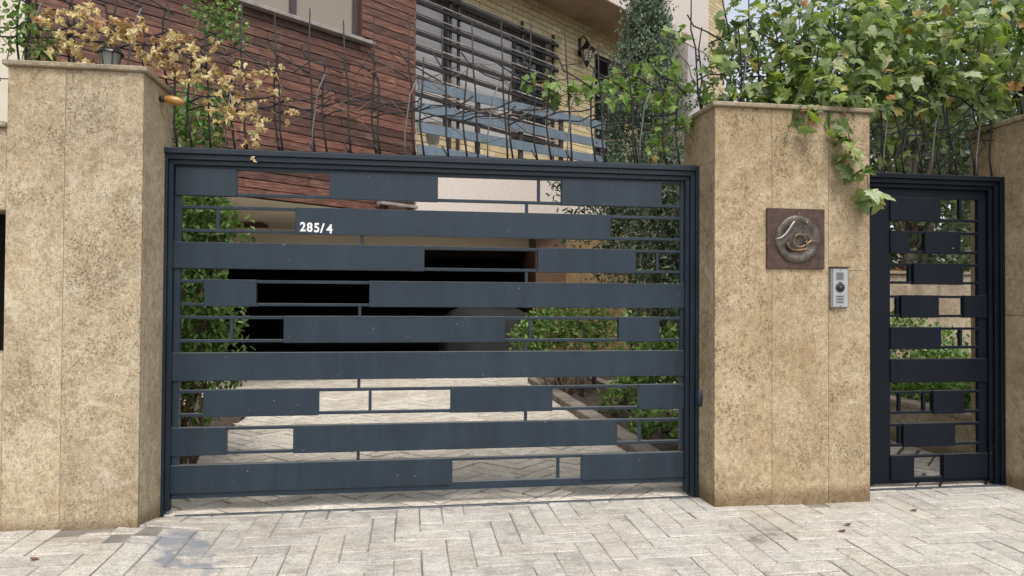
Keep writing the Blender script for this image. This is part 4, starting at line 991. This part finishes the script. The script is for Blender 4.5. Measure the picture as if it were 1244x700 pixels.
VINE = VINE+[(2.30,-.12,2.66,.10,22),(2.56,-.15,2.72,.12,30),(2.45,-.1,2.86,.12,24),(2.1,0,2.66,.1,12),(2.95,-.12,2.62,.12,26)]
VINE2 = [(x, y, z, r*(.85 if x < 2.6 else 1.0), int(n*(.62 if x < 2.75 and z > 2.9 else 0.95))) for x, y, z, r, n in VINE]
vine = root('grape_vine', 'big climbing vine with lobed green leaves covering the broad pillar top and narrow gate', 'climbing plant', (3.3, .1, 2.5))
leaf_objs('leaf', scatter(VINE2), .090, lobed(), M['vine'], vine, tip=(0, -.35, -.35), spread=.55, nrm=(-.1, -.45, .9), nspread=.45)
stems(vine, [((2.5, .15, 2.52), (2.3, .1, 3.2)), ((2.6, .1, 2.52), (2.9, .1, 3.3)), ((2.7, 0, 2.55), (3.9, .1, 3.1)), ((3.2, .35, 1.2), (3.3, .2, 3.1)), ((3.3, .35, 1.2), (3.9, .2, 3.2)), ((4.4, .4, 2.6), (4.1, .1, 3.3)), ((2.74, -.30, 2.56), (2.78, -.34, 2.25)), ((2.78, -.34, 2.25), (2.95, -.34, 1.97)), ((2.3, .05, 2.6), (2.0, 0, 3.0))], .009, .004, M['twig'], .05)
tv = root('vine_tendril', 'bright green vine shoot trailing through the rods above the right end of the wide gate', 'climbing plant', (1.5, .05, 2.6))
leaf_objs('leaf', scatter(TENDRIL), .070, lobed(), M['tendril'], tv, tip=(0, -.3, -.45), spread=.5, nrm=(0, -.6, .7), nspread=.4)
stems(tv, [((1.95, .05, 2.7), (1.5, .05, 2.8)), ((1.5, .05, 2.8), (.78, .05, 2.72)), ((1.9, .05, 2.6), (1.62, .05, 2.3)), ((1.95, .05, 2.7), (1.74, .05, 3.05))], .005, .0025, M['twig'], .02)
dv = root('dried_vine', 'withered vine with curled brown leaves over the left pillar and gate corner', 'climbing plant', (-1.5, 0, 2.55))
DRIED = [(x, y, z, r*1.25, int(n*.8)) for x, y, z, r, n in DRIED]
DRIED += [(-1.15,0,2.62,.06,8),(-1.2,.02,2.5,.06,7),(-.82,0,2.62,.05,5),(-.95,.02,2.66,.05,6),(-1.33,0,2.64,.06,9),(-1.9,-.05,2.68,.08,12)]
leaf_objs('leaf', scatter(DRIED), .062, crumpled(), M['dried'], dv, tip=(0, -.2, -.6), spread=.6, nrm=(0, -.7, .4), nspread=.6)
stems(dv, [((-2.2, -.05, 2.75), (-1.4, -.05, 2.8)), ((-1.4, -.05, 2.8), (-.85, 0, 2.72)), ((-1.03, 0, 2.7), (-.95, -.02, 2.2)), ((-1.03, 0, 2.6), (-1.1, 0, 2.38)), ((-.86, 0, 2.74), (-.72, 0, 2.4)), ((-2.3, 0, 2.6), (-1.9, -.1, 2.95)), ((-1.6, -.05, 2.7), (-1.2, 0, 2.95)), ((-2.1, 0, 2.9), (-1.5, .05, 3.1))], .0035, .0018, M['twig'], .03)
lg = root('creeper', 'small-leaved green creeper at the top left corner above the left pillar', 'climbing plant', (-2.2, 0, 2.6))
leaf_mesh('foliage', scatter(LEFTGREEN), .032, oval(.75), M['shrub_lt'], lg)
stems(lg, [((-2.25, 0, 2.55), (-2.2, 0, 3.0)), ((-2.2, 0, 2.6), (-2.1, 0, 2.85)), ((-2.3, 0, 2.6), (-2.4, 0, 3.0))], .004, .002, M['twig'], .03)
bb = root('creeper', 'dense clump of small green leaves in front of the wood cladding, under the window', 'climbing plant', (-1.2, .2, 2.9))
leaf_mesh('foliage', scatter(BLOB, .2), .026, oval(.8), M['shrub_lt'], bb)
stems(bb, [((-1.5, .3, 2.4), (-1.2, .2, 3.1)), ((-1.4, .3, 2.4), (-1.05, .2, 2.95)), ((-1.35, .1, 2.3), (-1.3, .1, 3.0))], .004, .002, M['twig'], .03)
ls_ = root('jasmine_shrub', 'tall green shrub growing behind the left end of the wide gate', 'shrub', (-1.6, 1.1, 0))
leaf_mesh('foliage', scatter([(x, y, z, r*1.05, int(n*1.6)) for x, y, z, r, n in LSHRUB]+[(x-.35, y+.2, z, r, n) for x, y, z, r, n in LSHRUB], .3), .055, oval(.5), M['shrub_lt'], ls_, jit=.45)
stems(ls_, [((-1.65+rnd.uniform(-.2, .1), 1.1, 0), (-1.5+rnd.uniform(-.2, .25), .9+rnd.uniform(0, .4), rnd.uniform(1.2, 2.7))) for _ in range(16)], .009, .003, M['twig'], .08)
for nm, lab, cl, sz, tp, mt, base, nst in (
    ('round_shrub', 'round light green shrub at the far end of the right planting bed', RSHRUB1, .055, oval(.6), M['shrub_lt'], (2.1, 4.6, 0), 10),
    ('laurel_shrub', 'bright green broad-leaved shrub close behind the right end of the wide gate', RSHRUB2, .065, oval(.55), M['shrub_lt'], (2.4, 2.1, 0), 8),
    ('olive_shrub', 'tall grey-green shrub with pale leaves behind the right end of the wide gate', RTALL, .085, oval(.28), M['grey_leaf'], (2.5, 3.3, 0), 10)):
    t = root(nm, lab, 'shrub', base)
    if nm == 'laurel_shrub': cl = cl+[(2.35,1.2,.2,.14,110),(2.6,1.5,.3,.18,200),(2.25,2.0,.18,.14,110),(2.5,2.9,.35,.2,220),(2.2,3.0,.16,.12,90),(2.65,1.0,.25,.15,120),(2.6,3.5,.3,.2,160)]
    cl = cl if nm != 'olive_shrub' else cl+[(2.85,2.8,2.3,.25,500),(2.9,2.9,1.9,.25,500),(2.9,2.9,1.5,.25,450),(2.95,3.0,1.1,.25,400),(2.6,3.6,2.5,.3,350),(2.65,3.8,2.0,.3,350)]
    P = scatter(cl, .25); P = P[P[:, 2] > .03]
    leaf_mesh('foliage', P, sz, tp, mt, t, tip=(0, 0, .2), spread=.9, nrm=(0, -.3, .8), nspread=.6)
    for _ in range(nst):
        c = rnd.choice(cl); a = (base[0]+rnd.uniform(-.12, .12), base[1]+rnd.uniform(-.15, .15), 0.02)
        tube('stem', wander(a, (c[0], c[1], c[2]), 6, .05), [.014-.002*i for i in range(6)], M['twig'], t, 5)
br = root('bare_shrub', 'bare twiggy bush at the garage end of the planting bed', 'shrub', (1.95, 5.0, 0))
for k in range(26):
    a = rnd.uniform(-.9, .9); tube('twig', wander((1.98+a*.05, 5.0+rnd.uniform(-.06, .06), .02), (1.98+a*.42, 5.0+rnd.uniform(-.2, .2), rnd.uniform(.3, .55)), 4, .015), [.007, .006, .005, .003], M['twig'], br, 4)
# small tree stems in the bed
for (x, y, h, lab) in ((2.22, 4.4, .9, 'thin grey tree stem rising from the planting bed'), (2.55, 5.0, .8, 'slim dark stem further back in the planting bed')):
    tag(tube('sapling', [(x, y, 0), (x+.01, y, h*.5), (x-.02, y, h)], [.035, .03, .028], M['bark'], None, 8), lab, 'sapling')
# conifer
cf = root('conifer_tree', 'dense grey-green conifer standing in front of the balcony door', 'tree', (3.35, 5.2, 0))
tube('trunk', [(3.35, 5.2, 0), (3.36, 5.2, 2), (3.34, 5.2, 4), (3.33, 5.2, 5.6)], [.11, .09, .06, .02], M['bark'], cf, 9)
P = []; D = []
for k in range(620):
    z = 0.9+4.9*rng.random()**.85; R = .10+min(.52, (6.1-z)*.24); a = rng.random()*2*PI; R *= rng.uniform(.75, 1.1)
    dirv = np.array([math.cos(a), math.sin(a), .55]); m = 56
    tt = rng.random(m)**.6
    pts = np.array([3.35, 5.2, z])+dirv*(R*tt)[:, None]*np.array([1, 1, .8])+rng.normal(0, .055, (m, 3))
    P.append(pts)
P = np.concatenate(P)
leaf_mesh('foliage', P, .055, sprig(), M['conifer'], cf, tip=(0, 0, .8), spread=.55, nrm=(0, -.8, .3), nspread=.7)
for k in range(40):
    z = 1+4.4*k/40; a = k*2.4; tube('branch', [(3.35, 5.2, z), (3.35+.4*math.cos(a), 5.2+.4*math.sin(a), z+.3)], [.015, .005], M['bark'], cf, 4)
# broad trees
def tree(label, x, y, h, r, n, trunk_r, mat=None, leaf=.12, lean=0.0, group='trees behind the garden', low=.35):
    t = root('broadleaf_tree', label, 'tree', (x, y, 0), group)
    tube('trunk', [(x, y, -.1), (x+lean*.3, y, h*.3), (x+lean, y, h*.75)], [trunk_r, trunk_r*.8, trunk_r*.3], M['bark'], t, 10)
    cls = []
    for k in range(34):
        d = rng.normal(0, 1, 3); d /= np.linalg.norm(d); rr = r*rng.random()**.4
        cx, cy, cz = x+lean+d[0]*rr, y+d[1]*rr, h*(low+1)/2+d[2]*rr*(h*(1-low)/2)/r
        cls.append((cx, cy, cz, r*rng.uniform(.18, .32), n//34))
        if k < 12: tube('branch', wander((x+lean*.4, y, h*.35), (cx, cy, cz), 5, r*.06), [trunk_r*.4, trunk_r*.3, trunk_r*.22, trunk_r*.14, trunk_r*.06], M['bark'], t, 5)
    leaf_mesh('foliage', scatter(cls, .3), leaf, oval(.6), mat or M['tree'], t, tip=(0, 0, -.3), spread=.9, nspread=.7)
tree('grey-green tree crown high behind the vine, right of the strip of sky', 9.0, 9.5, 8.6, 2.6, 6500, .16)
tree('tree crown behind the vine at the upper right corner', 11.2, 7.5, 8.4, 2.6, 6500, .18)
tree('dark trunked tree right behind the narrow gate', 6.45, 3.8, 5.4, 1.5, 5600, .105, leaf=.09, lean=-.05, low=.36)
tree('bushy tree behind the garden wall right of the dark trunk', 7.6, 5.0, 5.2, 1.6, 5200, .12, leaf=.09, low=.2)
tree('tree behind the planting bed between the house and the broad pillar', 5.0, 8.5, 4.0, 1.5, 4600, .12, leaf=.09, low=.12)
tree('tall tree behind the right edge wall', 9.2, 5.2, 6.8, 2.2, 5200, .16, leaf=.11, low=.12)
# garden plants inside the narrow gate
t = root('planter_shrub', 'mid green shrub in the planter behind the narrow gate', 'shrub', (5.1, 2.4, .45))
leaf_mesh('foliage', scatter(GATEGREEN), .06, oval(.5), M['shrub_lt'], t)
stems(t, [((5.5, 2.4, .33), (c[0], c[1], c[2])) for c in GATEGREEN], .008, .003, M['twig'])
t = root('strap_leaf_plant', 'row of arching strap-leaved plants along the planter edge behind the narrow gate', 'plant', (4.8, 1.6, .33))
leaf_mesh('foliage', scatter(GRASS), .26, strap(), M['grassy'], t, tip=(0, -.3, .35), spread=.6, nrm=(0, -.5, .6), nspread=.3)
t = root('hedge', 'dark hedge closing the garden behind the planting bed', 'hedge', (5, 11, 0))
P = np.column_stack([rng.uniform(3.0, 14, 15000), rng.uniform(10.6, 11.4, 15000), 2.6*rng.random(15000)]); leaf_mesh('foliage', P, .13, oval(.6), M['tree'], t, spread=.9, nspread=.6)
box('stem', 3.0, 14, 11.35, 11.45, 0, 2.3, M['bark'], t)

bv = root('bare_vine', 'thin leafless vine stems winding sideways through the rods above the wide gate', 'climbing plant', (0, .03, 2.3))
for k in range(26):
    x = -1.45+k*.122; L_ = rnd.uniform(.5, 1.1); z0 = 2.3+rnd.uniform(.05, .62)
    pts = [(x+L_*i/9, .04+.05*math.sin(i*1.3+k), z0+.07*math.sin(i*.9+k*2.1)+rnd.uniform(-.025, .025)-(.02*i if k % 3 else -.012*i)) for i in range(10)]
    tube('stem', pts, [.0034-.0002*i for i in range(10)], M['twig'] if k % 2 else M['rod'], bv, 5)
# fallen leaves and litter
LIT = [(-1.63, -.357, 'yellow', 'yellow fallen leaf on the paving in front of the left pillar'), (-1.735, -.84, 'brown', 'round brown fallen leaf on the paving at the bottom left'),
       (2.52, -.72, 'brown', 'small brown leaf lying on the paving in front of the broad pillar'), (2.42, -.82, 'brown', 'reddish brown leaf fragment on the paving before the pillar'), (3.1, -.52, 'brown', 'dark curled leaf on the paving in front of the narrow gate')]
M['yleaf'] = m_simple('yellow_leaf', (0.55, 0.50, 0.12), 0.6, bstr=0); M['bleaf'] = m_simple('brown_leaf', (0.14, 0.07, 0.05), 0.6, bstr=0)
for x, y, c, lab in LIT:
    TV, TF = oval(.8, .2); s = .05; V = [(x+a*s, y+b*s*.8, gz(x, y)+.006+max(0, d)*s*.8) for a, b, d in TV]
    tag(mesh_obj('fallen_leaf', V, TF, M['yleaf'] if c == 'yellow' else M['bleaf']), lab, 'leaf', 'fallen leaves')
